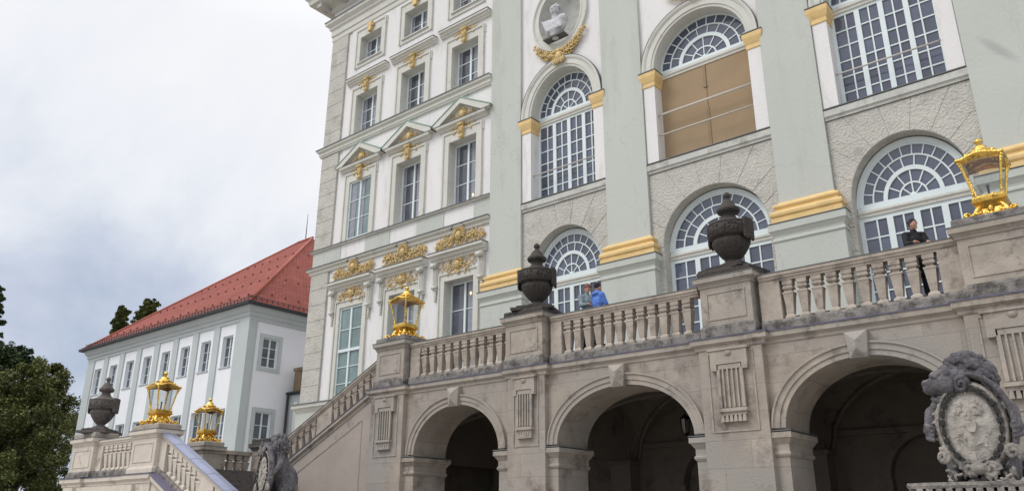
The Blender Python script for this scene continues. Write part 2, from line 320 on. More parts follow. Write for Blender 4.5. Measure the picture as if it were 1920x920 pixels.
def frame_rect(mb, x0, x1, z0, z1, w, y0, y1, wb=None, wt=None):
    wb = w if wb is None else wb; wt = w if wt is None else wt
    mb.box(x0, x0 + w, y0, y1, z0, z1); mb.box(x1 - w, x1, y0, y1, z0, z1)
    if wb: mb.box(x0 + w, x1 - w, y0, y1, z0, z0 + wb)
    if wt: mb.box(x0 + w, x1 - w, y0, y1, z1 - wt, z1)

# ------------------------------------------------------------------ ground
g = MB(); g.add([(-400, -150, -1.65), (250, -150, -1.65), (250, 400, -1.65), (-400, 400, -1.65)], [(0, 1, 2, 3)]); tag(g.build('ground', 'ground'), None, None, kind='structure')

# ================================================================== PALACE
YF = 23.7
pal = thing('palace', (-17, YF, -1.65), 'tall pale grey-green and white palace front with gilded ornaments behind the terrace', 'palace')
cols = [-29.78, -26.18, -22.58]; HW = 0.875
# main wall of the three-window section
ops = []
for c in cols: ops += [(c - HW, c + HW, 24.1, 25.72), (c - HW, c + HW, 19.56, 22.02), (c - HW, c + HW, 13.62, 16.84), (c - HW, c + HW, 5.2, 10.06)]
w = MB(); wall_grid(w, -31.5, -20.8, -1.65, 29.2, YF, 0.42, ops)
w.add([(-33.2, YF + .3, -1.65), (-33.2, 44, -1.65), (-33.2, 44, 30), (-33.2, YF + .3, 30)], [(0, 1, 2, 3)])
w.box(-33.2, 4.4, YF + 0.9, YF + 1.0, 4.4, 30)
w.box(-33.0, 4.4, YF + .02, YF + .9, 19.2 + 10.0, 30.2)
w.build('wall', 'white', pal)
# upper frieze wall left of windows
w = MB(); w.box(-33.2, -31.5, YF + .05, YF + .3, -1.65, 29.2); w.build('corner_wall', 'white', pal)
# corner quoins: rows of rough plaster blocks
q = MB()
def blocks(mb, polys, y, inset=0.02, depth=0.026):
    bm = bmesh.new()
    for P in polys:
        vv = [bm.verts.new((x, y, z)) for x, z in P]
        try: bm.faces.new(vv)
        except Exception: pass
    bmesh.ops.recalc_face_normals(bm, faces=bm.faces)
    for f in bm.faces:
        if f.normal.y > 0: f.normal_flip()
    bmesh.ops.inset_individual(bm, faces=list(bm.faces), thickness=inset, depth=depth, use_even_offset=True)
    bm.verts.index_update(); mb.add([v.co[:] for v in bm.verts], [tuple(v.index for v in f.verts) for f in bm.faces]); bm.free()
for z0, z1 in ((-1.6, 5.2), (5.56, 12.2), (13.58, 19.0), (19.55, 26.5)):
    n = round((z1 - z0) / 0.83); h = (z1 - z0) / n; P = []
    for k in range(n): P.append([(-33.25, z0 + k * h), (-31.82, z0 + k * h), (-31.82, z0 + k * h + h), (-33.25, z0 + k * h + h)])
    blocks(q, P, YF - 0.03)
    q.box(-33.25, -31.82, YF - 0.029, YF + 0.06, z0, z1); q.box(-33.249, -33.2, YF + 0.06, YF + 3.0, z0, z1)
q.build('rusticated_quoin', 'rustic', pal)
# horizontal cornices wrap the corner
corner = [(-33.25, 44), (-33.25, YF), (-20.8, YF)]
def cornice(name, prof, m='trim', path=corner, top=True, flash='flash', ft=0.035):
    b = MB(); b.sweep(path, [(-0.04, prof[0][1])] + prof + [(-0.04, prof[-1][1])]); o = b.build(name, m, pal)
    if top:
        z = prof[-1][1]; p = max(a for a, _ in prof)
        b = MB(); b.sweep(path, [(-0.04, z + .002), (p + 0.03, z - 0.015 + .002), (p + 0.03, z + ft), (-0.04, z + ft + 0.03)]); b.build('flashing', flash, o)
    return o
cornice('cornice', [(0.10, 19.02), (0.12, 19.10), (0.16, 19.12), (0.16, 19.28), (0.26, 19.34), (0.28, 19.46)])
cornice('cornice', [(0.06, 13.44), (0.14, 13.46), (0.14, 13.52)])
cornice('cornice', [(0.06, 12.20), (0.10, 12.24), (0.10, 12.34), (0.22, 12.42), (0.24, 12.52)])
cornice('cornice', [(0.04, 26.52), (0.06, 26.55), (0.06, 26.85), (0.12, 26.87), (0.12, 27.25), (0.22, 27.32), (0.22, 27.45), (0.40, 27.60), (0.42, 27.78)])
cornice('base_cornice', [(0.10, 5.1), (0.22, 5.28), (0.30, 5.34), (0.32, 5.5)])
b = MB(); b.sweep([(-33.25, 44), (-33.25, YF), (-31.3, YF)], [(-.02, -1.6), (.12, -1.6), (.12, 5.1), (-.02, 5.1)]); b.build('plinth', 'green', pal)
# band with alternating white and grey-green fields
b = MB(); xs = [-33.25, -30.98, -29.09, -27.29, -25.40, -23.64, -21.80, -20.8]
for i in (0, 2, 4, 6): b = MB(); b.box(xs[i], xs[i + 1], YF - .03, YF + .01, 12.56, 13.44); b.build('band_field', 'green', pal)
b = MB(); b.sweep(corner, [(-.02, 27.82), (.05, 27.82), (.05, 28.55), (-.02, 28.55)]); b.build('frieze', 'white', pal)
longp = [(-33.25, 44), (-33.25, YF), (4.4, YF)]
mc = cornice('main_cornice', [(0.1, 28.5), (0.25, 28.62), (0.25, 28.8), (0.35, 28.86), (1.15, 28.95), (1.2, 29.2), (1.35, 29.35), (1.4, 29.5)], path=longp)
b = MB()
for i in range(24):
    x = -33.6 + i * 1.6
    if i > 9: break
    b = MB(); b.solid((x - .2, x + .2, YF - 1.0, YF - .3), [(0, 28.62), (0, 28.86), (.02, 28.93)]); b.build('modillion', 'ledge', mc)
for i in range(10):
    y = YF + .7 + i * 1.6; b = MB(); b.solid((-34.3, -33.55, y - .2, y + .2), [(0, 28.62), (0, 28.86), (.02, 28.93)]); b.build('modillion', 'ledge', mc)

def bar_window(name, x0, x1, z0, z1, y, cols_, rows, parent, glass='glass2', fw=0.09, mull=0.11, bar=0.035, casements=2, curtains=None, trans=None, label=None, lights=None):
    fr = MB(); frame_rect(fr, x0, x1, z0, z1, fw, y, y + .09)
    wI = (x1 - x0 - 2 * fw); cw = wI / casements
    for k in range(1, casements): fr.box(x0 + fw + cw * k - mull / 2, x0 + fw + cw * k + mull / 2, y - .012, y + .08, z0 + fw, z1 - fw)
    zz = [z0 + fw, z1 - fw]
    if trans:
        fr.box(x0 + fw, x1 - fw, y - .03, y + .085, trans - .07, trans + .07); zz = [z0 + fw, trans, z1 - fw]
    for ca in range(casements):
        a = x0 + fw + cw * ca; n = cols_
        for k in range(1, n): fr.box(a + cw * k / n - bar / 2, a + cw * k / n + bar / 2, y + .01, y + .06, z0 + fw, z1 - fw)
        for zi in range(len(zz) - 1):
            h = zz[zi + 1] - zz[zi]; rr = rows[zi] if isinstance(rows, (list, tuple)) else rows
            for k in range(1, rr): fr.box(a, a + cw, y + .013, y + .055, zz[zi] + h * k / rr - bar / 2, zz[zi] + h * k / rr + bar / 2)
    f = fr.build(name, 'wframe', parent, label)
    gl = MB(); 
    rg = random.Random(int(abs(x0) * 100 + z0 * 7))
    for ca in range(casements):
        for k in range(cols_):
            xa, xb = x0 + fw + cw * ca + cw * k / cols_, x0 + fw + cw * ca + cw * (k + 1) / cols_
            for zi in range(len(zz) - 1):
                rr = rows[zi] if isinstance(rows, (list, tuple)) else rows
                for q in range(rr):
                    za, zb = zz[zi] + (zz[zi + 1] - zz[zi]) * q / rr, zz[zi] + (zz[zi + 1] - zz[zi]) * (q + 1) / rr; t1, t2 = rg.uniform(-.012, .012), rg.uniform(-.012, .012); w_, h_ = (xb - xa) / 2, (zb - za) / 2
                    gl.add([(xa, y + .05 - t1 * w_ - t2 * h_, za), (xb, y + .05 + t1 * w_ - t2 * h_, za), (xb, y + .05 + t1 * w_ + t2 * h_, zb), (xa, y + .05 - t1 * w_ + t2 * h_, zb)], [(0, 1, 2, 3)])
    gl.build('glass', glass, f, fix=False)
    if curtains:
        cu = MB()
        for (a, c2) in curtains:
            xa, xb = x0 + fw + a * wI, x0 + fw + c2 * wI; n = max(6, int((xb - xa) / .03)); V = []
            for i in range(n + 1):
                x = xa + (xb - xa) * i / n; yy = y + .036 - 0.004 * sin(i * 1.9); V += [(x, yy, z0 + fw + .02), (x, yy, z1 - fw - .02)]
            cu.add(V, [(2 * i, 2 * i + 2, 2 * i + 3, 2 * i + 1) for i in range(n)], True)
        cu.build('curtain', 'curtain', f)
    return f
def surround(c, z0, z1, zt, w=0.36, bottom=None, y=YF, name='window_surround', hw=HW):
    b = MB(); zb = bottom if bottom is not None else z0
    x0, x1 = c - hw - w, c + hw + w
    b.box(x0, c - hw, y - .06, y + .002, zb, zt); b.box(c + hw, x1, y - .06, y + .002, zb, zt); b.box(c - hw, c + hw, y - .06, y + .002, z1, zt)
    b.box(x0, x0 + .08, y - .11, y - .059, zb, zt); b.box(x1 - .08, x1, y - .11, y - .059, zb, zt); b.box(x0 + .08, x1 - .08, y - .11, y - .059, zt - .08, zt)
    if bottom is not None and bottom < z0: b.box(c - hw, c + hw, y - .06, y + .002, bottom, z0); b.box(c - hw - .12, c + hw + .12, y - .14, y - .061, z0 - .09, z0 - .03)
    # ears of the moulding
    b.box(x0 - .07, x0, y - .06, y + .002, zt - .45, zt); b.box(x1, x1 + .07, y - .06, y + .002, zt - .45, zt)
    # reveal lining
    b.box(c - hw, c - hw + .012, y - .055, y + .41, z0, z1); b.box(c + hw - .012, c + hw, y - .055, y + .41, z0, z1); b.box(c - hw + .012, c + hw - .012, y - .055, y + .41, z1 - .012, z1)
    return b.build(name, 'trim', pal)
def leafmass(b, cx, cz, w, h, y, n, seed, dens=1.0):
    r = random.Random(seed)
    for side in (-1, 1):
        for s_ in range(n):
            u = (s_ + .5) / n; bx = cx + side * w * (.16 + .74 * u); bz = cz + h * .18 * sin(u * 6 + seed); R0 = h * (.30 - .08 * u); q_ = side * (1 if s_ % 2 else -1)
            for k in range(int(13 * dens)):     # one curled stem
                f_ = k / 12; t = q_ * (f_ * 5.2) + seed; rr = R0 * (1.15 - .85 * f_); b.ball((bx + rr * cos(t), y - .05 - .05 * f_, bz + rr * sin(t)), (h * .055, .045, h * .04), Euler((0, -t + 1.5, 0)).to_matrix(), 6, 4)
                if k % 2 == 0 and f_ < .8:       # leaf tips thrown outwards
                    L_ = h * r.uniform(.09, .15); a = t + q_ * .5; b.ball((bx + (rr + L_) * cos(a), y - .04 - r.random() * .04, bz + (rr + L_) * sin(a)), (L_, .03, h * .035), Euler((r.uniform(-.4, .4), -a, 0)).to_matrix(), 6, 4)
def gold_mask(c, cz, w, h, y, seed, crown=True, n=3, name='gilded_mask'):
    b = MB(); leafmass(b, c, cz, w, h, y, n, seed)
    b.ball((c, y - .08, cz), (h * .20, .13, h * .27)); b.ball((c, y - .2, cz - h * .02), (h * .045, .06, h * .09)); b.ball((c - h * .08, y - .17, cz + h * .05), (h * .05, .04, h * .03)); b.ball((c + h * .08, y - .17, cz + h * .05), (h * .05, .04, h * .03))
    b.ball((c, y - .15, cz - h * .15), (h * .08, .05, h * .035))
    for k in range(9):
        a = rad(-30 + k * 30); b.ball((c + h * .27 * cos(a), y - .07, cz + h * .1 + h * .30 * sin(a)), (h * .12, .06, h * .06), Euler((0, -a, 0)).to_matrix(), 7, 5)
    for k in (-1, 0, 1): b.ball((c + k * h * .1, y - .06, cz - h * .38), (h * .06, .05, h * .16), Euler((0, k * .4, 0)).to_matrix(), 7, 5)
    return b.build(name, 'giltstucco', pal)
def keystone(c, z0, z1, y, seed):
    b = MB(); hw0, hw1 = .10, .17; b.prism([(c - hw0, z0), (c + hw0, z0), (c + hw1, z1), (c - hw1, z1)], y - .20, y - .03)
    b.tube([(c - .19, y - .20, z1 - .08), (c + .19, y - .20, z1 - .08)], .075, 12); b.tube([(c - .12, y - .2, z0 + .05), (c + .12, y - .2, z0 + .05)], .05, 10)
    for k in range(5): b.ball((c + (k - 2) * .05, y - .22, (z0 + z1) / 2 - .02 * abs(k - 2)), (.022, .03, .20), None, 7, 5)
    for k in range(3): b.ball((c + (k - 1) * .07, y - .2, z0 + .0), (.03, .04, .09), Euler((0, (k - 1) * .4, 0)).to_matrix(), 7, 5)
    r = random.Random(seed)
    for s_ in (-1, 1):
        for k in range(8):
            t = k / 7; b.ball((c + s_ * (.22 + .5 * t), y - .09, z1 - .1 - .10 * t * t + .05 * sin(k * 2)), (.09, .03, .026), Euler((0, s_ * (.3 + t), 0)).to_matrix(), 7, 5)
            b.ball((c + s_ * (.20 + .34 * t), y - .09, z1 - .20 - .20 * t), (.08, .03, .024), Euler((0, s_ * (1.1 - t), 0)).to_matrix(), 7, 5)
    return b.build('gilded_keystone', 'giltstucco', pal)
def capcornice(c, hw, z0, z1, proj, name='window_cornice', y=YF):
    b = MB(); h = z1 - z0; b.sweep([(c - hw, y + .01), (c - hw, y), (c + hw, y), (c + hw, y + .01)][1:3], [(-.0, z0), (proj * .35, z0), (proj * .4, z0 + h * .25), (proj * .6, z0 + h * .3), (proj * .7, z0 + h * .6), (proj, z0 + h * .7), (proj, z1), (0, z1)])
    o = b.build(name, 'trim', pal)
    b = MB(); b.box(c - hw - .02, c + hw + .02, y - proj - .02, y, z1 + .002, z1 + .035); b.build('flashing', 'flash', o); return o
for i, c in enumerate(cols):
    cu = [(0.62, 0.97), (0.03, .12)] if i else [(0.55, 0.97), (0.03, .2)]
    # attic window
    surround(c, 24.1, 25.72, 26.26, bottom=23.8)
    b = MB(); b.prism([(c - .12, 25.75), (c + .12, 25.75), (c + .2, 26.3), (c - .2, 26.3)], YF - .24, YF - .05); b.ball((c - .2, YF - .15, 26.1), (.12, .06, .1)); b.ball((c + .2, YF - .15, 26.1), (.12, .06, .1)); b.build('gilded_keystone', 'giltstucco', pal)
    bar_window('window', c - HW, c + HW, 24.12, 25.70, YF + .40, 1, 2, pal, curtains=cu)
    b = MB(); b.box(c - HW, c + HW, YF - .1, YF + .39, 24.06, 24.12); b.build('sill', 'flash', pal)
    # third floor
    surround(c, 19.56, 22.02, 22.5); keystone(c, 22.0, 22.78, YF, i); capcornice(c, 1.62, 22.8, 23.12, .30)
    bar_window('window', c - HW, c + HW, 19.60, 22.0, YF + .40, 1, 3, pal, curtains=cu)
    # second floor with pediment
    surround(c, 13.62, 16.84, 17.34); keystone(c, 16.82, 17.58, YF, i + 5)
    b = MB(); b.sweep([(c - 1.55, YF), (c + 1.55, YF)], [(0, 17.5), (.1, 17.5), (.12, 17.58), (.28, 17.64), (.3, 17.76), (0, 17.76)])
    for s_ in (-1, 1):     # raking cornices
        P = [(c + s_ * 1.85, 17.76), (c + s_ * 1.85, 17.86), (c, 18.84), (c, 18.56), (c + s_ * 1.40, 17.76)]
        b.prism(P if s_ < 0 else P[::-1], YF - .30, YF + .002)
    b.prism([(c - 1.45, 17.762), (c + 1.45, 17.762), (c, 18.6)], YF - .05, YF + .001)
    pd = b.build('pediment', 'trim', pal)
    b = MB()
    for s_ in (-1, 1):
        P = [(c + s_ * 1.90, 17.85), (c + s_ * 1.90, 17.89), (c, 18.90), (c, 18.845)]; b.prism(P, YF - .33, YF + .001)
    b.build('copper_covering', 'verdigris', pd)
    b = MB(); b.box(c - 1.87, c + 1.87, YF - .32, YF - .001, 17.762, 17.785); b.build('flashing', 'flash', pd)
    b = MB(); b.ball((c, YF - .1, 18.05), (.17, .14, .22)); leafmass(b, c, 17.98, .85, .42, YF - .05, 2, i + 1)
    for k in range(7): a = rad(k * 30); b.ball((c + .22 * cos(a), YF - .1, 18.1 + .22 * sin(a)), (.09, .06, .04), Euler((0, -a, 0)).to_matrix(), 7, 5)
    b.build('gilded_relief', 'giltstucco', pd)
    if i == 0: bar_window('window', c - HW, c + HW, 13.62, 16.84, YF + .02, 1, 3, pal, glass='glass3', label='closed outer window with pale curtain', curtains=[(.06, .3), (.55, .7)])
    else: bar_window('window', c - HW, c + HW, 13.66, 16.82, YF + .40, 1, 3, pal, curtains=cu)
    # first floor, consoles, cornice and mask
    surround(c, 4.6, 10.06, 10.42, w=.32)
    if i == 0: bar_window('window', c - HW, c + HW, 4.6, 10.04, YF + .02, 1, [4, 2], pal, glass='glass3', trans=7.88)
    else: bar_window('window', c - HW, c + HW, 4.6, 10.04, YF + .40, 1, [3, 2], pal, trans=7.6, curtains=[(.6, .95)])
    b = MB(); b.box(c - 1.5, c + 1.5, YF - .04, YF - .002, 10.44, 10.98); frame_rect(b, c - 1.5, c + 1.5, 10.44, 10.98, .06, YF - .07, YF - .041); b.build('window_panel', 'white', pal)
    capcornice(c, 1.62, 10.98, 11.36, .42)
    for s_ in (-1, 1):
        x = c + s_ * 1.36; b = MB()
        b.prism([(x - .13, 9.7), (x + .13, 9.7), (x + .15, 10.97), (x - .15, 10.97)], YF - .14, YF - .001)
        b.tube([(x - .16, YF - .24, 10.84), (x + .16, YF - .24, 10.84)], .12, 12); b.tube([(x - .14, YF - .16, 9.86), (x + .14, YF - .16, 9.86)], .09, 12)
        for k in range(3): b.box(x - .10 + .07 * k, x - .06 + .07 * k, YF - .19, YF - .141, 9.95, 10.7)
        for k in range(4): b.ball((x, YF - .08, 9.62 - .12 * k), (.09 - .015 * k, .07, .08), None, 8, 6)
        b.build('console', 'trim', pal)
    gold_mask(c, 10.66, 1.02, .78, YF - .05, i)
    # gilded frieze relief with dark cresting above
    b = MB(); leafmass(b, c, 11.80, 1.60, .80, YF - .02, 5, i + 3, 1.2)
    r = random.Random(i)
    for k in range(120): b.ball((c + r.uniform(-1.5, 1.5), YF - .04 - r.random() * .06, 11.78 + r.uniform(-.32, .30)), (r.uniform(.06, .12), .03, .028), Euler((r.uniform(-.5, .5), r.uniform(0, 3), 0)).to_matrix(), 6, 4)
    b.ball((c, YF - .12, 12.0), (.17, .14, .24)); b.ball((c, YF - .24, 11.98), (.04, .05, .08)); b.ball((c, YF - .2, 11.88), (.07, .04, .03))
    for k in range(13): a = rad(-20 + k * 18.3); b.ball((c + .30 * cos(a), YF - .14, 12.05 + .32 * sin(a)), (.12, .06, .04), Euler((0, -a, 0)).to_matrix(), 7, 5)
    ob = b.build('gilded_frieze', 'giltstucco', pal)
    b = MB(); 
    for k in range(7): a = rad(40 + k * 17); b.ball((c + .47 * cos(a), YF - .2, 12.13 + .43 * sin(a)), (.09, .05, .025), Euler((0, -a + pi / 2, 0)).to_matrix(), 7, 5)
    b.build('dark_edging', 'flash', ob)
# ---------------- central section: giant pilasters and arched bays
def streak_mat():
    m = MT['green'].copy(); m.name = 'streaked_stucco'; t = m.node_tree; b = t.nodes['Principled BSDF']; src = b.inputs['Base Color'].links[0].from_socket
    g = t.nodes.new('ShaderNodeNewGeometry'); mp_ = t.nodes.new('ShaderNodeMapping'); mp_.vector_type = 'TEXTURE'; mp_.inputs[1].default_value = (-1.6, 23.58, 12.78); mp_.inputs[2].default_value = (0, rad(54), 0); mp_.inputs[3].default_value = (.85, .5, .17)
    gr = t.nodes.new('ShaderNodeTexGradient'); gr.gradient_type = 'SPHERICAL'; mx_ = t.nodes.new('ShaderNodeMixRGB'); rg = t.nodes.new('ShaderNodeMapRange'); rg.inputs[2].default_value = .7; rg.inputs[4].default_value = .6
    L = t.links.new; L(g.outputs['Position'], mp_.inputs[0]); L(mp_.outputs[0], gr.inputs[0]); L(gr.outputs['Fac'], rg.inputs[0]); L(rg.outputs[0], mx_.inputs[0]); L(src, mx_.inputs[1]); mx_.inputs[2].default_value = (.33, .35, .33, 1); L(mx_.outputs[0], b.inputs['Base Color']); return m
MT['greens'] = streak_mat()
pil = [(-20.78, -19.06), (-14.86, -13.06), (-8.32, -6.58), (-2.44, -0.70)]
bays = [(-19.06, -14.86), (-13.06, -8.32), (-6.58, -2.44), (-0.70, 3.8)]
PY = YF - .12
for a, b_ in pil:
    b = MB(); b.box(a, b_, PY, YF + 1.0, 9.78, 28.5); p = b.build('pilaster', 'greens' if a == -2.44 else 'green', pal)
    c = (a + b_) / 2; h = (b_ - a) / 2
    b = MB(); b.solid((c - h, c + h, PY, YF + .9), [(.24, 9.05), (.24, 9.22), (.20, 9.24), (.26, 9.30), (.27, 9.38), (.24, 9.45), (.13, 9.47), (.11, 9.55), (.14, 9.58), (.17, 9.62), (.17, 9.67), (.13, 9.71), (.06, 9.73), (.03, 9.80), (.0, 9.80)])
    b.build('pilaster_base', 'ochre', p)
    b = MB(); b.solid((c - h, c + h, PY, YF + .9), [(.22, 4.4), (.22, 8.42), (.26, 8.44), (.26, 8.50), (.22, 8.55), (.23, 8.62), (.30, 8.74), (.34, 8.78), (.34, 9.00), (.0, 9.01)])
    o = b.build('pilaster_pedestal', 'green', p)
    b = MB(); b.solid((c - h, c + h, PY, YF + .9), [(.36, 9.012), (.36, 9.035), (.0, 9.045)]); b.build('flashing', 'flash', p)
def fan(fr, cx, zs, a, b, y, nout=13, nmid=9, base=0.12, ir=6, rim=.11):
    """half-round window bars inside the semi-ellipse a x b springing at zs"""
    def ring(f0, f1, ya=0, yb=.08):
        arch_ring(fr, cx, zs, 0, 0, [(1, 0)], n=2) if False else None
        V = []; n = 36
        for i in range(n + 1):
            t = pi * i / n
            for ff, yy in ((f0, y + ya), (f1, y + ya), (f1, y + yb), (f0, y + yb)):
                V.append((cx + a * ff * cos(t), yy, zs + b * ff * sin(t)))
        fr.add(V, [(i * 4 + q_, i * 4 + (q_ + 1) % 4, i * 4 + 4 + (q_ + 1) % 4, i * 4 + 4 + q_) for i in range(n) for q_ in range(4)])
    ring(1 - rim / a, 1.0); ring(.755, .785, .01, .06); ring(.49, .57, -.01, .08); ring(.245, .275, .01, .06)
    def spokes(f0, f1, n, wd=.036):
        for k in range(1, n):
            t = pi * k / n; d2 = Vector((a * cos(t), b * sin(t))); q_ = d2.normalized(); s_ = Vector((-q_.y, q_.x)) * wd / 2
            A = Vector((cx, zs)) + d2 * f0; B = Vector((cx, zs)) + d2 * f1
            P = [A - s_, B - s_, B + s_, A + s_]; fr.prism([(p_.x, p_.y) for p_ in P], y + .012, y + .058)
    spokes(.785, 1 - rim / a, nout); spokes(.57, .755, nmid); spokes(.275, .49, ir); spokes(.07, .245, 4)
    fr.ball((cx, y + .03, zs + .04), (.10, .05, .10), None, 12, 8)
    fr.box(cx - a, cx + a, y - .015, y + .085, zs - base, zs + .05)
def halfglass(cx, zs, a, b, y, parent, m='glass'):
    gl = MB(); n = 32; gl.prism([(cx + a * .97 * cos(pi * i / n), zs + b * .97 * sin(pi * i / n)) for i in range(n + 1)], y + .045, y + .06); gl.build('glass', m, parent)
ZS = 16.45
upper_names = ['left', 'middle', 'right', 'far']
OX, OZ = -16.93, 20.95
def oval_wall(mb, x0, x1, z0, z1, cx, cz, a, b, y, n=48):
    zt = 2 * cz - z0; V = []
    for k in range(n):
        t = 2 * pi * (k + .5) / n; dx, dz = cos(t), sin(t); V.append((cx + a * dx, y, cz + b * dz))
        q_ = min(((x1 - cx) / dx if dx > 0 else (x0 - cx) / dx) if abs(dx) > 1e-6 else 1e9, ((zt - cz) / dz if dz > 0 else (z0 - cz) / dz) if abs(dz) > 1e-6 else 1e9)
        V.append((cx + dx * q_, y, cz + dz * q_))
    mb.add(V, [(2 * k, (2 * k + 2) % (2 * n), (2 * k + 3) % (2 * n), 2 * k + 1) for k in range(n)])
    O = [V[2 * k + 1] for k in range(n)]
    for k in range(n):
        p, q = O[k], O[(k + 1) % n]
        if abs(p[0] - q[0]) > 1e-4 and abs(p[2] - q[2]) > 1e-4:
            cxr = x1 if max(p[0], q[0]) > x1 - 1e-4 else x0; czr = zt if max(p[2], q[2]) > zt - 1e-4 else z0; mb.add([p, q, (cxr, y, czr)], [(0, 1, 2)])
    mb.box(x0, x1, y, y + .6, zt, z1)
for bi, (a, b_) in enumerate(bays):
    c = (a + b_) / 2; H = (b_ - a) / 2; hw = H - .50
    # white wall round the arch
    b = MB(); arch_wall(b, a, b_, c, hw + .012, ZS, 1.89, 12.6, 28.5 if bi else OZ - 1.75, YF, YF + .62)
    if bi == 0: oval_wall(b, a, b_, OZ - 1.75, 28.5, OX, OZ, 1.12, 1.42, YF)
    b.build('bay_wall', 'white', pal)
    b = MB()   # lining of the arch in grey-green
    arch_ring(b, c, ZS, hw, 1.88, [(-.012, YF + .0), (.02, YF - .004), (.02, YF + .61), (-.012, YF + .61)], n=30)
    # archivolt
    arch_ring(b, c, ZS, hw, 1.88, [(-.004, YF - .05), (.10, YF - .05), (.10, YF - .09), (.30, YF - .09), (.34, YF - .13), (.40, YF - .16), (.46, YF - .16), (.46, YF + .01), (-.004, YF + .01)], n=40)
    av = b.build('archivolt', 'trim', pal)
    b = MB(); arch_ring(b, c, ZS, hw, 1.88, [(.462, YF - .17), (.485, YF - .17), (.485, YF), (.462, YF)], n=40); b.build('flashing', 'flash', av)
    for s_ in (-1, 1):
        xa, xb = (a + .03, c - hw) if s_ < 0 else (c + hw, b_ - .03)
        b = MB(); b.box(xa, xb, YF - .05, YF + .6, 12.62, 15.78)
        im = b.build('jamb_pilaster', 'white', pal)
        b = MB(); b.solid((xa, xb, YF - .05, YF + .59), [(.0, 15.78), (.035, 15.80), (.03, 15.95), (.06, 16.02), (.12, 16.22), (.13, 16.38), (0, 16.40)])
        b.build('capital', 'ochre', im)
        b = MB(); b.solid((xa, xb, YF - .05, YF + .58), [(.14, 16.402), (.14, 16.44), (0, 16.445)]); b.build('flashing', 'flash', im)
    # fanlight
    yw = YF + .5
    fr = MB(); fan(fr, c, 16.56, hw - .02, 1.78, yw, rim=.07, base=.06)
    tb = MB(); tb.sweep([(c - hw, yw), (c + hw, yw)], [(-.1, 16.22), (.05, 16.22), (.06, 16.30), (.10, 16.34), (.10, 16.40), (.02, 16.42), (.02, 16.495), (-.1, 16.495)]); tb.build('transom', 'trim', pal)
    f = fr.build('fanlight', 'wframe', pal); halfglass(c, 16.56, hw - .02, 1.76, yw, f)
    # ledge below
    b = MB(); b.sweep([(a + .002, YF), (b_ - .002, YF)], [(-.0, 12.2), (.04, 12.2), (.05, 12.28), (.10, 12.32), (.10, 12.54), (.0, 12.56)])
    le = b.build('window_ledge', 'ledge', pal)
    b = MB(); b.box(a + .004, b_ - .004, YF - .125, YF + .55, 12.565, 12.60); b.build('flashing', 'flash', le)
    if bi == 1:
        b = MB(); x0, x1 = c - hw, c + hw
        b.box(x0, c - .02, yw - .02, yw + .03, 12.6, 16.22); b.box(c + .02, x1, yw - .02, yw + .03, 12.6, 16.22); o = b.build('window_board', 'brown', pal, 'tan boards closing the middle upper window')
        b = MB(); b.box(c - .09, c + .01, yw - .05, yw - .021, 15.3, 16.2); b.box(c - .12, c + .04, yw - .055, yw - .03, 15.28, 15.31); b.box(c - .07, c + .03, yw - .045, yw - .021, 12.6, 14.45); b.box(c - .02, c + .02, yw - .0, yw + .028, 12.6, 16.2); b.build('batten', 'brownedge', o)
    else:
        bar_window('window', c - hw, c + hw, 12.6, 16.22, yw, 2, 6, pal, glass='glass', casements=4, fw=.10, mull=.16, bar=.045)
    b = MB()
    for z in ((13.72, 14.55) if bi == 1 else (13.80,)): b.tube([(c - hw - .05, YF + .12, z), (c + hw + .05, YF + .12, z)], .028, 8)
    if bi == 1: b.tube([(c - hw - .05, YF + .14, 14.6), (c + hw + .05, YF + .14, 14.6)], .02, 8)
    b.build('guard_rail', 'rail', pal)
    # ---- rusticated lower storey with arched door
    hb = H - .44; zs2 = 9.30; rb = 1.86
    b = MB(); arch_wall(b, a, b_, c, hb, zs2, rb, 4.4, 12.2, YF + .03, YF + .60)
    polys = []; T = [pi * k / 9 for k in range(10)]
    R = 1.05
    def Q(t, s=1.0): return (c + (hb + R * s) * cos(t), zs2 + (rb + R * s) * sin(t))
    def outer(t):
        x, z = Q(t); 
        if abs(cos(t)) * 1.0 < .62 or z > 12.15:
            dx, dz = cos(t) * (hb + R), sin(t) * (rb + R); k = (12.2 - zs2) / dz; x2 = c + dx * k
            x2 = min(max(x2, a), b_); return [(x2, 12.2)]
        xs_ = c + (H if cos(t) > 0 else -H); x = min(max(x, a + .12), b_ - .12); return [(x, z), (xs_, z)]
    for k in range(9):
        t0, t1 = T[k], T[k + 1]; arc = [ellipse(c, zs2, hb, rb, t0 + (t1 - t0) * j / 4) for j in range(5)]
        o0, o1 = outer(t0), outer(t1)
        if k == 0: o0 = [(b_, zs2)]
        if k == 8: o1 = [(a, zs2)]
        P = arc[::-1] + o0 
        tail = o1[::-1]
        if len(o0) > 1 or k == 0:
            if o0[-1][0] >= b_ - .01 and tail[0][1] >= 12.19 and tail[0][0] < b_ - .01: P += [(b_, 12.2)]
        if tail[0][0] <= a + .01 and tail[0][1] < 12.19 and o0[-1][1] >= 12.19 and o0[-1][0] > a + .01: P += [(a, 12.2)]
        P += tail; PP = []
        for p_ in P:
            if not PP or (abs(p_[0] - PP[-1][0]) + abs(p_[1] - PP[-1][1])) > .004: PP.append(p_)
        polys.append(PP)
    z = zs2
    while z > 4.6:
        z2 = z - .78
        polys.append([(a, z2), (c - hb, z2), (c - hb, z), (a, z)]); polys.append([(c + hb, z2), (b_, z2), (b_, z), (c + hb, z)]); z = z2
    blocks(b, polys, YF + .029, .018, .020)
    b.build('rusticated_wall', 'rustic', pal)
    yd = YF + .46
    fr = MB(); arch_ring(fr, c, zs2 - .1, hb - .16, rb - .10, [(0, yd - .03), (.16, yd - .03), (.16, yd + .1), (0, yd + .1)], n=36)
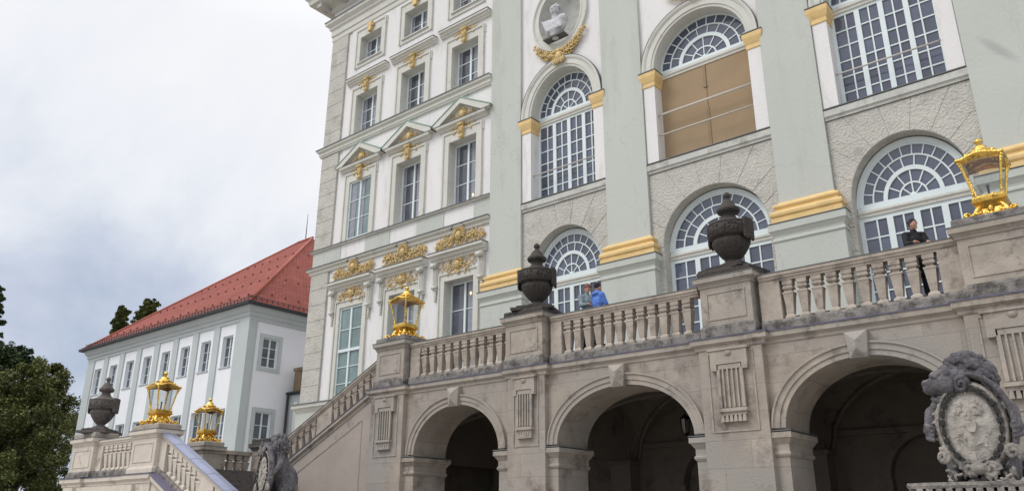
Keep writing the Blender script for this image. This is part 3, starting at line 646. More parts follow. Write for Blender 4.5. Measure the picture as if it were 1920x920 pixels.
    fan(fr, c, zs2 - .06, hb - .15, rb - .13, yd, rim=.06, base=.14)
    tb = MB(); tb.sweep([(c - hb + .012, yd), (c + hb - .012, yd)], [(-.1, zs2 - .42), (.04, zs2 - .42), (.05, zs2 - .34), (.09, zs2 - .30), (.09, zs2 - .25), (.02, zs2 - .235), (.02, zs2 - .205), (-.1, zs2 - .205)]); tb.build('transom', 'trim', pal)
    f = fr.build('fanlight', 'wframe', pal); halfglass(c, zs2 - .06, hb - .16, rb - .14, yd, f)
    tb = MB(); tb.box(c - hb + .012, c + hb - .012, yd - .01, yd + .08, zs2 - .203, zs2 - .06); tb.build('fanlight_sill', 'wframe', f)
    bar_window('glazed_door', c - hb, c + hb, 4.75, zs2 - .42, yd, 2, 7, pal, glass='glass', casements=4, fw=.13, mull=.18, bar=.045)
# oval niche above the left bay
cx, cz = -16.93, 20.95
b = MB(); arch_ring(b, cx, cz, 1.12, 1.42, [(0, YF - .10), (.06, YF - .10), (.10, YF - .07), (.24, YF - .07), (.28, YF - .13), (.34, YF - .13), (.34, YF), (0, YF)], 0, 2 * pi, 48); b.build('oval_frame', 'trim', pal)
b = MB(); n = 40; V = [(cx, YF + .62, cz)]
for k in range(1, 10):
    f_ = k / 9
    for j in range(n): t = 2 * pi * j / n; V.append((cx + 1.125 * f_ * cos(t), YF + .62 * sqrt(max(0, 1 - f_ * f_)) - .002, cz + 1.425 * f_ * sin(t)))
b.add(V, [(0, 1 + j, 1 + (j + 1) % n) for j in range(n)] + [(1 + k * n + j, 1 + (k + 1) * n + j, 1 + (k + 1) * n + (j + 1) % n, 1 + k * n + (j + 1) % n) for k in range(8) for j in range(n)], True)
b.build('niche', 'ledge', pal)
def spray(b, cx, cz, w, rise, y, n, seed):
    r = random.Random(seed)
    for s_ in (-1, 1):
        for k in range(n):
            t = k / (n - 1); px, pz = cx + s_ * (.12 + w * t), cz + rise * t * t
            for m_ in (-1, 0, 1, -2, 2):
                a = .5 * rise + t * .8 + m_ * .55 + r.uniform(-.15, .15); L_ = (.20 - .09 * t) * (1 if m_ else 1.2)
                c_ = (px + s_ * L_ * .8 * cos(a), y - r.uniform(.02, .14), pz + L_ * .8 * sin(a)); b.ball(c_, (L_ * .62, .035, .032), Euler((r.uniform(-.4, .4), -s_ * a, 0)).to_matrix(), 7, 5)
            if k % 2 == 0: b.ball((px, y - .14, pz + r.uniform(-.08, .08)), .045, None, 7, 5)
b = MB(); spray(b, cx, 18.98, 1.15, .72, YF - .08, 15, 1); spray(b, cx, 18.84, .95, .55, YF - .05, 11, 5)
b.ball((cx, YF - .16, 18.85), (.19, .12, .26)); b.ball((cx, YF - .18, 19.1), (.14, .1, .14))
for k in range(6): b.ball((cx - .25 + .1 * k, YF - .2, 18.6 + .04 * (k % 2)), (.06, .06, .16))
b.build('gilded_garland', 'giltstucco', pal)
cx2 = (bays[1][0] + bays[1][1]) / 2
b = MB(); spray(b, cx2, 19.05, .95, .4, YF - .1, 9, 2)
b.ball((cx2, YF - .2, 18.95), (.2, .14, .22)); b.build('gilded_garland', 'giltstucco', pal)
# bust in the niche
bust = thing('bust', (-17.0, YF - .25, 19.9), 'pale marble portrait bust in the oval niche above the left arch', 'bust')
b = MB(); X, Y, Z = -17.0, YF - .28, 19.75
b.ball((X, Y, Z + .55), (.52, .26, .42)); b.ball((X - .30, Y - .02, Z + .75), (.26, .22, .24)); b.ball((X + .33, Y, Z + .78), (.26, .22, .24)); b.cap((X, Y, Z + .9), .15, (X, Y - .02, Z + 1.15), .13)
b.ball((X, Y - .03, Z + 1.36), (.19, .22, .26)); b.ball((X, Y - .26, Z + 1.34), (.035, .05, .07)); b.ball((X, Y - .2, Z + 1.2), (.08, .06, .05)); b.ball((X - .08, Y - .2, Z + 1.43), (.06, .04, .03)); b.ball((X + .08, Y - .2, Z + 1.43), (.06, .04, .03))
b.cap((X, Y, Z + .12), .2, (X, Y, Z + .35), .28)
for k in range(8): b.cap((X - .5 + .1 * k, Y - .18, Z + .9 - .04 * k), .045, (X - .25 + .1 * k, Y - .22, Z + .3), .04)
remesh(b, .03, 2).build('portrait', 'marble', bust)
b = MB()
for k in range(26):
    r = random.Random(k); a1, a2 = r.uniform(0, 2 * pi), r.uniform(.1, 1.3); b.ball((X + .2 * cos(a1) * sin(a2), Y + .03 + .21 * sin(a1) * sin(a2) * (1 if sin(a1) > -.3 else .2), Z + 1.40 + .26 * cos(a2)), .07, None, 7, 5)
b.build('hair', 'marble', bust)
b = MB(); b.solid((X - .42, X + .42, Y - .12, Y + .12), [(.06, Z - .02), (.06, Z + .06), (0, Z + .1), (-.08, Z + .16)]); b.build('base', 'bustbase', bust); bust.scale = (1.12, 1.05, 1.02); bust.location.z = 19.86
for X, Z, lab in ((-22.2, 13.95, 'small warm lamp glowing behind the upper right side window'), (-22.2, 9.35, 'small warm lamp glowing behind the lower right side window')):
    t_ = thing('wall_lamp', (X, YF + .34, Z), lab, 'lamp', 'lamps lit behind windows')
    b = MB(); b.ball((X, YF + .34, Z + .06), (.05, .04, .07), None, 12, 8); b.build('bulb', 'bulb', t_)
    b = MB(); b.lathe(X, YF + .34, [(.05, Z - .1), (.02, Z - .07), (.02, Z - .03)], 10); b.build('holder', 'rail', t_)

# ================================================================== SIDE PAVILION with red roof
D = 28.0; XR = -45.6; XL = -69.3
pav = thing('pavilion', (-57.6, 40, -1.65), 'long white side building with a red hipped roof, left of the palace', 'building')
pc = [-67.42 + 2.765 * k for k in range(8)]
ops = []
for c in pc: ops += [(c - .62, c + .62, 9.84, 11.96), (c - .72, c + .72, 4.5, 7.08)]
b = MB(); wall_grid(b, XL, XR, -1.65, 13.1, D, .35, ops); b.box(XL, XR - .4, D + .36, 52, -1.65, 13.1)
# side face towards the palace
P = MB(); sops = [(D + 1.15, D + 2.3, 9.75, 11.7), (D + 1.15, D + 2.3, 4.3, 6.85), (D + 6, D + 7.2, 9.75, 11.7), (D + 10.5, D + 11.7, 9.75, 11.7)]
wall_grid(P, D, 52, -1.65, 13.1, 0, .35, sops); P.v = [(XR - y, x, z) for x, y, z in P.v]; b.merge(P)
b.build('wall', 'pavwhite', pav)
b = MB()   # grey-green pilaster strips
for k in range(9):
    c = pc[0] - 1.38 + 2.765 * k
    if 0 < k < 8: b.box(c - .36, c + .36, D - .09, D, -1.65, 12.72)
b.box(XR - 1.5, XR + .06, D - .07, D + .55, -1.65, 12.72); b.box(XR - .95, XR + .12, D - .13, D + .38, -1.65, 12.72)
b.box(XL - .1, XL + 1.1, D - .09, D + .9, -1.65, 12.72); b.build('pilaster_strip', 'pavgrey', pav)
b = MB(); b.sweep([(XL, 52), (XL, D), (XR, D), (XR, 52)], [(0, 12.722), (.10, 12.722), (.12, 12.95), (.2, 12.97), (.2, 13.2), (.3, 13.25), (.42, 13.5), (.46, 13.52), (.46, 13.75), (0, 13.76)]); b.build('cornice', 'pavgrey', pav)
for c in pc:
    for z0, z1, h in ((9.84, 11.96, .62), (4.5, 7.08, .72)):
        bar_window('window', c - h, c + h, z0, z1, D + .22, 1 if h < .7 else 1, 3, pav, fw=.07, mull=.08, bar=.03, curtains=None)
        s_ = MB(); s_.box(c - h - .1, c + h + .1, D - .07, D + .2, z0 - .08, z0 - .002); s_.build('sill', 'pavgrey', pav)
def side(o):      # turn a facade piece built at y=0 onto the side face
    o.v = [(XR - y, x, z) for x, y, z in o.v]; return o
for (a, c2, z0, z1) in sops:
    s_ = MB(); frame_rect(s_, a - .3, c2 + .3, z0 - .25, z1 + .25, .24, -.06, .0); frame_rect(s_, a - .08, c2 + .08, z0 - .08, z1 + .08, .06, -.04, .2); side(s_).build('window_surround', 'pavgrey', pav)
    s_ = MB(); frame_rect(s_, a, c2, z0, z1, .07, .12, .2); m_ = (a + c2) / 2; s_.box(m_ - .05, m_ + .05, .11, .2, z0, z1)
    for k in (1, 2): zz = z0 + (z1 - z0) * k / 3; s_.box(a, c2, .13, .19, zz - .02, zz + .02)
    f = side(s_).build('window', 'wframe', pav); s_ = MB(); s_.box(a, c2, .18, .19, z0, z1); side(s_).build('glass', 'glass2', f)
ex = .6; ez = 13.75; az = 24.35
b = MB(); A = [(XL - ex, D - ex), (XR + ex, D - ex), (XR + ex, 52 + ex), (XL - ex, 52 + ex)]
b.add([(x, y, ez) for x, y in A] + [(-58.6, 40, az), (-56.6, 40, az)] + [(x, y, ez - .02) for x, y in A], [(0, 1, 5, 4), (1, 2, 5), (2, 3, 4, 5), (3, 0, 4), (6, 9, 8, 7), (0, 6, 7, 1), (1, 7, 8, 2), (2, 8, 9, 3), (3, 9, 6, 0)])
rfb = b; rf = b.build('roof', 'roof', pav)
b = MB(); b.tube([(XR + ex, D - ex, ez + .03), (-56.6, 40, az + .03)], .11, 6); b.tube([(XL - ex, D - ex, ez + .03), (-58.6, 40, az + .03)], .11, 6); b.tube([(-58.7, 40, az + .05), (-56.5, 40, az + .05)], .12, 6); b.build('ridge_tile', mat('ridge_tiles', (0.38, 0.12, 0.085), .8), rf)
b = MB(); b.sweep(A, [(-.05, ez - .16), (.16, ez - .16), (.18, ez + .03), (.05, ez + .04)], closed=True); b.build('gutter', 'gutter', rf)
b = MB()     # snow guards
for k in range(4):
    f_ = .10 + .2 * k; z = ez + (az - ez) * f_ + .08; y = D - ex + (40 - D + ex) * f_
    x0 = XL - ex + (-58.6 - XL + ex) * f_; x1 = XR + ex + (-56.6 - XR - ex) * f_; n = int((x1 - x0) / 1.1)
    for j in range(1, n): x = x0 + (x1 - x0) * (j + .5 * (k % 2)) / n; b.box(x - .045, x + .045, y - .06, y + .03, z - .08, z + .04)
    n = int((x1 - x0) / 1.1)
    xs_ = XR + ex + (-56.6 - XR - ex) * f_
    y0, y1 = D - ex + (40 - D + ex) * f_, 52 + ex + (40 - 52 - ex) * f_
    for j in range(1, int((y1 - y0) / 1.1)): y_ = y0 + 1.1 * j; b.box(xs_ - .03, xs_ + .06, y_ - .045, y_ + .045, z - .08, z + .04)
o2 = len(rf.data.polygons); me1 = rfb; n0 = len(rfb.f); rfb.merge(b); nm = rfb.mesh('roof', 'roof', Vector(pav.location)); nm.materials.append(MT['guard'])
for p_ in nm.polygons:
    if p_.index >= n0: p_.material_index = 1
rf.data = nm
b = MB(); gy = D - ex + .25; gz = ez + .34
for q_ in range(60):
    x = XL - ex + .2 + (XR - XL + 2 * ex - .4) * q_ / 59; b.box(x - .02, x + .02, gy - .02, gy + .02, ez + .05, gz + .12)
b.box(XL - ex, XR + ex, gy - .02, gy + .0, gz, gz + .03); b.box(XL - ex, XR + ex, gy - .02, gy + .0, gz + .1, gz + .13)
for q_ in range(60): y_ = D - ex + .2 + 25 * q_ / 59; b.box(XR + ex - .27, XR + ex - .23, y_ - .02, y_ + .02, ez + .05, gz + .12)
b.box(XR + ex - .26, XR + ex - .24, D - ex, 52, gz, gz + .03); b.box(XR + ex - .26, XR + ex - .24, D - ex, 52, gz + .1, gz + .13); b.build('snow_rail', 'gutter', rf)
b = MB(); b.tube([(-57.6, 40, az), (-57.6, 40, az + 2.6)], [.045, .02], 6); b.build('lightning_rod', 'gutter', rf)
# connecting gallery
gal = thing('gallery', (-39.4, 33, -1.65), 'low grey-green link wing between the white side building and the palace', 'building')
b = MB(); b.box(-45.35, -33.3, 31.4, 37, -1.65, 8.1); b.build('wall', 'pavgrey', gal)
b = MB(); b.box(-45.35, -33.3, 31.28, 31.4, 3.4, 3.8); b.box(-44.6, -44.3, 31.3, 31.4, -1.6, 7.6); b.build('band', 'white', gal)
b = MB(); b.tube([(-45.4, 31.25, 8.2), (-33.3, 31.25, 8.2)], .11, 8); b.tube([(-45.2, 31.2, 8.1), (-45.2, 31.2, -1.6)], .09, 8); b.build('drainpipe', 'gutter', gal)
b = MB(); b.solid((-45.1, -43.9, 31.5, 32.6), [(0, 8.1), (0, 9.7), (.08, 9.72), (.08, 9.9), (0, 9.95)]); b.build('chimney', 'brownst', gal)
b = MB(); b.box(-45.35, -33.3, 31.45, 37, 8.101, 8.3); b.build('roof', 'gutter', gal)

# ================================================================== TERRACE (arcade)
ZL = 4.287; YP = 17.62; YS = 17.78
ter = thing('terrace', (-12, 18.5, -1.65), 'buff sandstone arcade carrying the raised terrace in front of the palace', 'terrace')
piers = [(-20.72, -19.15), (-14.72, -13.38), (-8.62, -7.02), (-2.80, -1.10), (3.1, 4.4)]
arches = [(-16.93, 1.77), (-11.0, 2.06), (-4.90, 1.80), (1.0, 1.75)]
ZSP = 2.07; RISE = 1.40
b = MB()
for k, (c, a) in enumerate(arches): arch_wall(b, piers[k][1], piers[k + 1][0], c, a, ZSP, RISE, -1.65, ZL - .3, YS, 19.2)
b.build('arcade_wall', 'stone', ter)
for (a, c2) in piers:
    b = MB(); b.box(a, c2, YP, 19.2, -1.65, ZL - .3); p = b.build('pier', 'stone', ter)
    c = (a + c2) / 2 
    b = MB(); h = (c2 - a) / 2 * .72     # fluted bracket panel with guttae
    frame_rect(b, a + .22, c2 - .22, 2.05, 3.93, .035, YP - .02, YP)
    b.box(c - h * .80, c + h * .80, YP - .12, YP, 3.62, 3.95); b.box(c - h * .80, c - h * .55, YP - .12, YP - .001, 3.47, 3.62); b.box(c + h * .55, c + h * .80, YP - .12, YP - .001, 3.47, 3.62)
    b.box(c - h * .9, c + h * .9, YP - .15, YP, 3.952, 4.0); b.box(c - h * .50, c + h * .50, YP - .05, YP - .001, 2.60, 3.61)
    for k in range(6): x = c - h * .5 + h * .2 * k; b.box(x - .018 - .02 * (k in (0, 5)), x + .018 + .02 * (k in (0, 5)), YP - .10, YP - .051, 2.60, 3.50)
    b.box(c - h * .50, c + h * .50, YP - .10, YP - .0505, 3.50, 3.61)
    b.box(c - h * .62, c + h * .62, YP - .14, YP, 2.50, 2.58); b.box(c - h * .56, c + h * .56, YP - .09, YP, 2.42, 2.499)
    for k in range(6): x = c - h * .46 + h * .184 * k; b.add([(x - .03, YP - .09, 2.42), (x + .03, YP - .09, 2.42), (x + .045, YP - .11, 2.27), (x - .045, YP - .11, 2.27), (x - .03, YP - .001, 2.42), (x + .03, YP - .001, 2.42), (x + .045, YP - .001, 2.27), (x - .045, YP - .001, 2.27)], [(0, 3, 2, 1), (0, 1, 5, 4), (1, 2, 6, 5), (2, 3, 7, 6), (3, 0, 4, 7)])
    b.tube([(c + .001, YP - .13, 3.88), (c + .002, YP - .10, 3.88)], .09, 12)
    b.build('fluted_bracket', 'stonep', p)
# archivolts, keystones, imposts
for k, (c, a) in enumerate(arches):
    b = MB(); arch_ring(b, c, ZSP, a, RISE, [(-.004, YS - .05), (.12, YS - .05), (.12, YS - .08), (.24, YS - .08), (.26, YS - .12), (.30, YS - .12), (.30, YS + .01), (-.004, YS + .01)], n=44)
    av = b.build('archivolt', 'stonep', ter)
    b = MB(); z0, z1 = ZSP + RISE - .06, ZL - .302; w0, w1 = .18, .24; yk = YS - .26
    V = [(c - w0, YS, z0), (c + w0, YS, z0), (c + w1, YS, z1), (c - w1, YS, z1), (c - w0, YS - .16, z0), (c + w0, YS - .16, z0), (c + w1, YS - .18, z1), (c - w1, YS - .18, z1), (c, yk - .03, (z0 + z1) / 2 - .08), (c, yk - .03, (z0 + z1) / 2 + .08)]
    b.add(V, [(0, 1, 5, 4), (1, 2, 6, 5), (2, 3, 7, 6), (3, 0, 4, 7), (4, 5, 8), (5, 6, 9, 8), (6, 7, 9), (7, 4, 8, 9)]); b.build('keystone', 'stonep', ter)
    for s_ in (-1, 1):
        xa, xb = (piers[k][1] - .02, c - a) if s_ < 0 else (c + a, piers[k + 1][0] + .02)
        b = MB(); b.solid((xa, xb, YS, 19.2), [(0.02, 1.45), (.05, 1.50), (.05, 1.54), (.02, 1.57), (.02, 1.72), (.05, 1.76), (.10, 1.84), (.13, 1.86), (.13, 1.98), (.0, 2.0)])
        im = b.build('impost', 'stonep', ter)
        b = MB(); b.solid((xa, xb, YS, 19.18), [(.14, 2.002), (.14, 2.022), (.02, 2.04)]); b.build('flashing', 'flash', im)
# ledge: breaks forward over every pier
path = [(-20.75, 23.2), (-20.75, 17.85)] 
path = []
for (a, c2) in piers: path += [(a - .06 if a > -20 else a - .06, YS), (a - .06, YP), (c2 + .06, YP), (c2 + .06, YS)]
path = [(-20.78, 23.2)] + path[1:-1] + [(4.46, 23)]
b = MB(); b.sweep(path, [(-.3, ZL - .30), (.0, ZL - .30), (.03, ZL - .27), (.03, ZL - .2), (.09, ZL - .15), (.11, ZL - .14), (.11, ZL - .01), (-.3, ZL - .008)]); le = b.build('ledge', 'stonep', ter)
b = MB(); b.sweep(path, [(-.28, ZL + .002), (.135, ZL - .018), (.135, ZL + .012), (-.28, ZL + .03)]); b.build('flashing', 'zincline', le)
# floor and inside of the arcade: groin vaults
b = MB(); b.box(-20.6, 4.3, 18.35, YF - .0, 4.5, 4.72); b.build('floor', 'stonep', ter)
b = MB(); y0, y1 = 19.2, 23.1
for k, (c, a) in enumerate(arches):
    xa = (piers[k][0] + piers[k][1]) / 2; xb = (piers[k + 1][0] + piers[k + 1][1]) / 2; nx = 26; ny = 20; V = []
    hx = (xb - xa) / 2 - .35; hy = (y1 - y0) / 2; yc = (y0 + y1) / 2; xc = (xa + xb) / 2
    for i in range(nx + 1):
        for j in range(ny + 1):
            x = xa + (xb - xa) * i / nx; y = y0 + (y1 - y0) * j / ny
            z1_ = 1.95 + 1.75 * sqrt(max(0, 1 - ((x - xc) / hx) ** 2)); z2_ = 1.95 + 1.75 * sqrt(max(0, 1 - ((y - yc) / hy) ** 2)) if abs(x - xc) < hx else 1.95
            V.append((x, y, max(z1_, z2_)))
    b.add(V, [(i * (ny + 1) + j, (i + 1) * (ny + 1) + j, (i + 1) * (ny + 1) + j + 1, i * (ny + 1) + j + 1) for i in range(nx) for j in range(ny)])
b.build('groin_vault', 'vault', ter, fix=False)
b = MB()
for k, (c, a) in enumerate(arches):
    xa = (piers[k][0] + piers[k][1]) / 2; xb = (piers[k + 1][0] + piers[k + 1][1]) / 2; arch_wall(b, xa, xb, (xa + xb) / 2, 1.15, 1.2, 1.1, -1.65, 4.5, 23.1, 23.4)
b.box(-20.7, 4.3, 23.41, 23.5, -1.65, 4.5); b.box(-20.7, -20.3, 19.2, 23.4, -1.65, 4.4); b.box(4.2, 4.4, 19.2, 23.4, -1.65, 4.5)
for k in range(1, 4):
    xc = (piers[k][0] + piers[k][1]) / 2; b.box(xc - .36, xc + .36, 22.5, 23.1, -1.65, 2.0); b.box(xc - .42, xc + .42, 22.44, 23.1, 1.85, 1.96)
    b2 = MB(); b2.v = []; 
    prof = MB(); arch_wall(prof, 19.2, 23.1, 21.15, 1.5, 1.85, 1.45, -1.65, 4.4, -.3, .3); prof.v = [(xc - y, x, z) for x, y, z in prof.v]
    b.merge(prof)
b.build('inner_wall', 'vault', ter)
for k, (c, a) in enumerate(arches):
    xa = (piers[k][0] + piers[k][1]) / 2; xb = (piers[k + 1][0] + piers[k + 1][1]) / 2; hx = (xb - xa) / 2 - .35; xc = (xa + xb) / 2; b = MB()
    for s_ in (-1, 1):
        P = []
        for j in range(25):
            q_ = -1 + 2 * j / 24; P.append((xc + hx * q_, 21.15 + s_ * 1.95 * q_, 1.93 + 1.75 * sqrt(max(0, 1 - q_ * q_))))
        b.tube(P, .075, 8)
    arch_ring(b, xc, 1.2, 1.15, 1.1, [(0, 23.02), (.18, 23.02), (.18, 23.1), (0, 23.1)], n=24)
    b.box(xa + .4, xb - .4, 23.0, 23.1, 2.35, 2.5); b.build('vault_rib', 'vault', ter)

# ---------------- flight of stairs going down to the left, behind a solid sloping wall
SL = 0.4715
stc = thing('staircase', (-24, 17, -1.65), 'stone double staircase descending left from the terrace to the landing', 'staircase')
XT = -20.75; XBm = -26.4
def zled(x): return 4.262 + SL * (x + 20.87)
xb2 = -26.6
b = MB(); b.prism([(xb2, -1.65), (XT, -1.65), (XT, zled(XT) - .3), (xb2, zled(xb2) - .3)], YS, 18.4); b.build('stair_wall', 'render', stc)
b = MB(); lp = [(YS - .11, -.13), (YS - .11, 0), (18.4, 0), (18.4, -.3), (YS, -.3), (YS - .03, -.27), (YS - .03, -.19), (YS - .09, -.14)]
b.shear(lp, xb2, zled(xb2), XT - .12, zled(XT - .12)); le = b.build('sloping_ledge', 'stonep', stc)
b = MB(); b.shear([(YS - .13, -.02), (YS - .13, .015), (18.2, .02), (18.2, .002)], xb2, zled(xb2), XT - .12, zled(XT - .12)); b.build('flashing', 'zincline', le)
# sunk panel outline on the wall
b = MB(); x0, x1 = -26.2, -21.35
for (xa, za, xb_, zb_) in ((x0, zled(x0) - .72, x1, zled(x1) - .72),):
    b.shear([(YS - .015, 0), (YS - .015, .04), (YS, .04), (YS, 0)], xa, za, xb_, zb_)
b.box(x1, x1 + .04, YS - .015, YS, -1.6, zled(x1) - .68); b.build('wall_moulding', 'stonep', stc)
b = MB(); n = 18
for k in range(n):
    x1 = -20.75 - k * .33; b.box(x1 - .33, x1, 18.4, 23.0, -1.6, 4.7 - (k + 1) * .156)
b.build('steps', 'dark2', stc)
# landing + second flight coming down to the right, nearer the viewer
LY = 12.4; LZ = 1.46
b = MB(); b.box(-31.0, -24.75, LY, 18.3, -1.65, LZ - .3); b.build('landing_wall', 'palest', stc)
b = MB(); b.box(-30.5, -24.9, LY + .3, 18.0, LZ - .28, LZ + .25); b.build('landing_floor', 'dark2', stc)
lpth = [(-31.06, 16.9), (-31.06, LY), (-29.6, LY), (-29.6, LY + .12), (-26.35, LY + .12), (-26.35, LY), (-24.7, LY)]
b = MB(); b.sweep(lpth, [(-.3, LZ - .30), (.0, LZ - .30), (.03, LZ - .27), (.03, LZ - .2), (.09, LZ - .15), (.11, LZ - .14), (.11, LZ - .01), (-.3, LZ - .01)]); le = b.build('ledge', 'palest', stc)
b = MB(); b.sweep(lpth, [(-.28, LZ + .002), (.13, LZ - .016), (.13, LZ + .012), (-.28, LZ + .03)]); b.build('flashing', 'zincline', le)
for x in (-30.3, -26.0):      # bracket blocks under the ledge
    b = MB(); b.box(x - .35, x + .35, LY - .12, LY, .35, 1.15); b.box(x - .28, x + .28, LY - .16, LY - .121, .4, .95); b.build('bracket', 'palest', stc)
def z2(x): return LZ - .4579 * (x + 24.7)
xe = -17.6
b = MB(); b.prism([(-24.74, -1.65), (xe, -1.65), (xe, z2(xe) - .3), (-24.74, z2(-24.74) - .3)], LY + .05, LY + .75); b.build('stair_wall', 'palest', stc)
b = MB(); b.shear([(LY - .1, -.14), (LY - .1, 0), (LY + .8, 0), (LY + .8, -.3), (LY + .02, -.3)], -24.58, z2(-24.58), xe, z2(xe)); le = b.build('sloping_ledge', 'palest', stc)
b = MB(); b.shear([(LY - .13, -.01), (LY - .13, .02), (LY + .30, .12), (LY + .30, .002)], -24.58, z2(-24.58), xe, z2(xe)); b.build('zinc_cover', mat('dusky_zinc', (.16, .15, .22), .5, metal=.3), le)
b = MB()
for k in range(16):
    x = -24.6 + k * .34; b.box(x, x + .34, LY + .8, 16.5, -1.6, 1.70 - (k + 1) * .156)
b.build('steps', 'dark2', stc)

# ================================================================== BALUSTRADES
BP = [(.118, 0), (.118, .05), (.105, .085), (.072, .115), (.066, .14), (.074, .16), (.113, .60), (.116, .63), (.124, .64), (.128, .665), (.118, .69), (.082, .70), (.070, .735), (.078, .755), (.114, .77), (.118, .79), (.118, .83), (.095, .845), (.098, .87), (.118, .88), (.118, 1.0)]
def baluster_mesh(h, m='bal', shear=0.0):
    b = MB(); b.lathe(0, 0, [(r * sqrt(2), z * h) for r, z in BP], 4, False, rot=pi / 4)
    if shear: b.v = [(x, y, z + (x * shear if (z < .06 * h or z > .8 * h) else x * shear * .5)) for x, y, z in b.v]
    return b.mesh('baluster', m)
RAILP = [(-.13, -.2), (.13, -.2), (.13, -.16), (.16, -.14), (.17, -.10), (.20, -.07), (.20, 0), (-.20, 0), (-.20, -.07), (-.17, -.1), (-.16, -.14), (-.13, -.16)]
YB = 17.98
def balustrade(label, xa, xb, za, zb, ztop, posx, endblocks, m='bal', y=YB, low='lichen', group='balustrade runs', plinth=.26, h0=None, flash=True, cover=None, alongy=False, slope=0.0):
    """za/zb: ledge height at xa/xb; ztop: height of rail top above ledge"""
    t_ = thing('balustrade', ((xa + xb) / 2, y, (za + zb) / 2), label, 'balustrade', group)
    z = lambda x: za + (zb - za) * (x - xa) / (xb - xa)
    T = (lambda mb: mb) if not alongy else (lambda mb: rot90(mb, y))
    b = MB(); b.shear([(y - .22, .03), (y + .22, .03), (y + .22, plinth), (y - .19, plinth), (y - .22, plinth - .06)], xa, za, xb, zb); b.build('plinth', low, t_)
    b = MB(); b.shear([(y + o, ztop + dz) for o, dz in RAILP], xa, za, xb, zb); rl = b.build('handrail', m, t_)
    if cover:
        b = MB(); n = max(2, int(abs(xb - xa) / 1.0))
        for k in range(n):
            x0, x1 = xa + (xb - xa) * k / n, xa + (xb - xa) * (k + 1) / n; s_ = .012 if xb > xa else -.012
            b.shear([(y - .23, ztop - .03), (y - .23, ztop + .005), (y + .0, ztop + .03), (y + .23, ztop + .005), (y + .23, ztop - .03), (y + .22, ztop + .002), (y, ztop + .004), (y - .22, ztop + .002)], x0 + s_, z(x0 + s_), x1 - s_, z(x1 - s_))
        b.build('zinc_cover', cover, rl)
    elif flash:
        b = MB(); b.shear([(y - .215, ztop + .002), (y + .215, ztop + .002), (y + .215, ztop + .02), (y - .215, ztop + .02)], xa, za, xb, zb); b.build('flashing', 'flash', rl)
    for (p0, p1) in endblocks:
        b = MB(); b.prism([(p0, z(p0) + plinth - .002), (p1, z(p1) + plinth - .002), (p1, z(p1) + ztop - .2), (p0, z(p0) + ztop - .2)], y - .15, y + .15); b.build('block', m, t_)
    hB = ztop - .2 - plinth; me = None
    sl = (zb - za) / (xb - xa); me = baluster_mesh(hB, m, sl)
    for x in posx:
        o = bpy.data.objects.new('baluster', me); C.objects.link(o); o.parent = t_; o.location = (x - t_.location.x, 0, z(x) + plinth - t_.location.z)
    return t_
zl = ZL
def lin(a, b, n): return [a + (b - a) * k / (n - 1) for k in range(n)]
K = YB / 17.5
balustrade('level balustrade run left of the first dark urn, beside the gilded lantern', -19.12, -14.72, zl, zl, 1.40, lin(-18.03 * K, -14.88 * K, 10), [(-19.12, -18.68)])
balustrade('level balustrade run between the two dark stone urns', -13.30, -8.62, zl, zl, 1.40, lin(-12.4 * K, -8.75 * K, 12), [(-13.30, -12.92)])
balustrade('level balustrade run in front of the person in black, beside the large lantern', -7.02, -2.62, zl, zl, 1.40, lin(-6.18 * K, -3.2 * K, 10), [(-7.02, -6.52), (-3.10, -2.62)])
balustrade('level balustrade run beyond the big lantern at the right edge', -1.2, 3.2, zl, zl, 1.40, lin(-.5, 2.5, 9), [(-1.2, -.8), (2.8, 3.2)])
zf = lambda x: zled(x)
balustrade('sloping balustrade of the flight going down left from the terrace', -27.0, -20.6, zf(-27.0), zf(-20.6), 1.0,
           lin(-25.6, -24.15, 5) + lin(-22.95, -21.0, 7), [(-23.93, -23.12), (-27.0, -25.9)], y=18.0, low='stonep', plinth=.10)
balustrade('pale level balustrade on the landing between the left urn and lantern', -29.2, -26.35, LZ, LZ, 1.25, lin(-28.55, -26.6, 7), [(-29.2, -28.75)], m='palest', y=LY + .32, plinth=.22)
balustrade('sloping balustrade with shiny blue-grey zinc cover, going down right', -24.75, xe, z2(-24.75), z2(xe), 1.25, lin(-24.1, -22.3, 7) + lin(-21.2, -18.2, 10), [(-24.75, -24.35), (-22.12, -21.38), (-18.0, xe)], m='palest', y=LY + .32, cover='zinc', plinth=.2)
# short return balustrade along the back of the landing (runs in depth)
t_ = thing('balustrade', (-27.9, 17.1, 1.6), 'short dark balustrade running back between the small lantern and the dark stone pier', 'balustrade', 'balustrade runs')
b = MB(); b.box(-28.1, -27.7, 16.4, 17.85, 1.4, 1.66); b.build('plinth', 'lichen', t_)
b = MB(); b.box(-28.1, -27.7, 16.4, 17.85, 2.46, 2.60); b.build('handrail', 'stonep', t_)
me = baluster_mesh(.80, 'bal')
for k in range(4): o = bpy.data.objects.new('baluster', me); C.objects.link(o); o.parent = t_; o.location = (0, -.48 + .33 * k, .06)

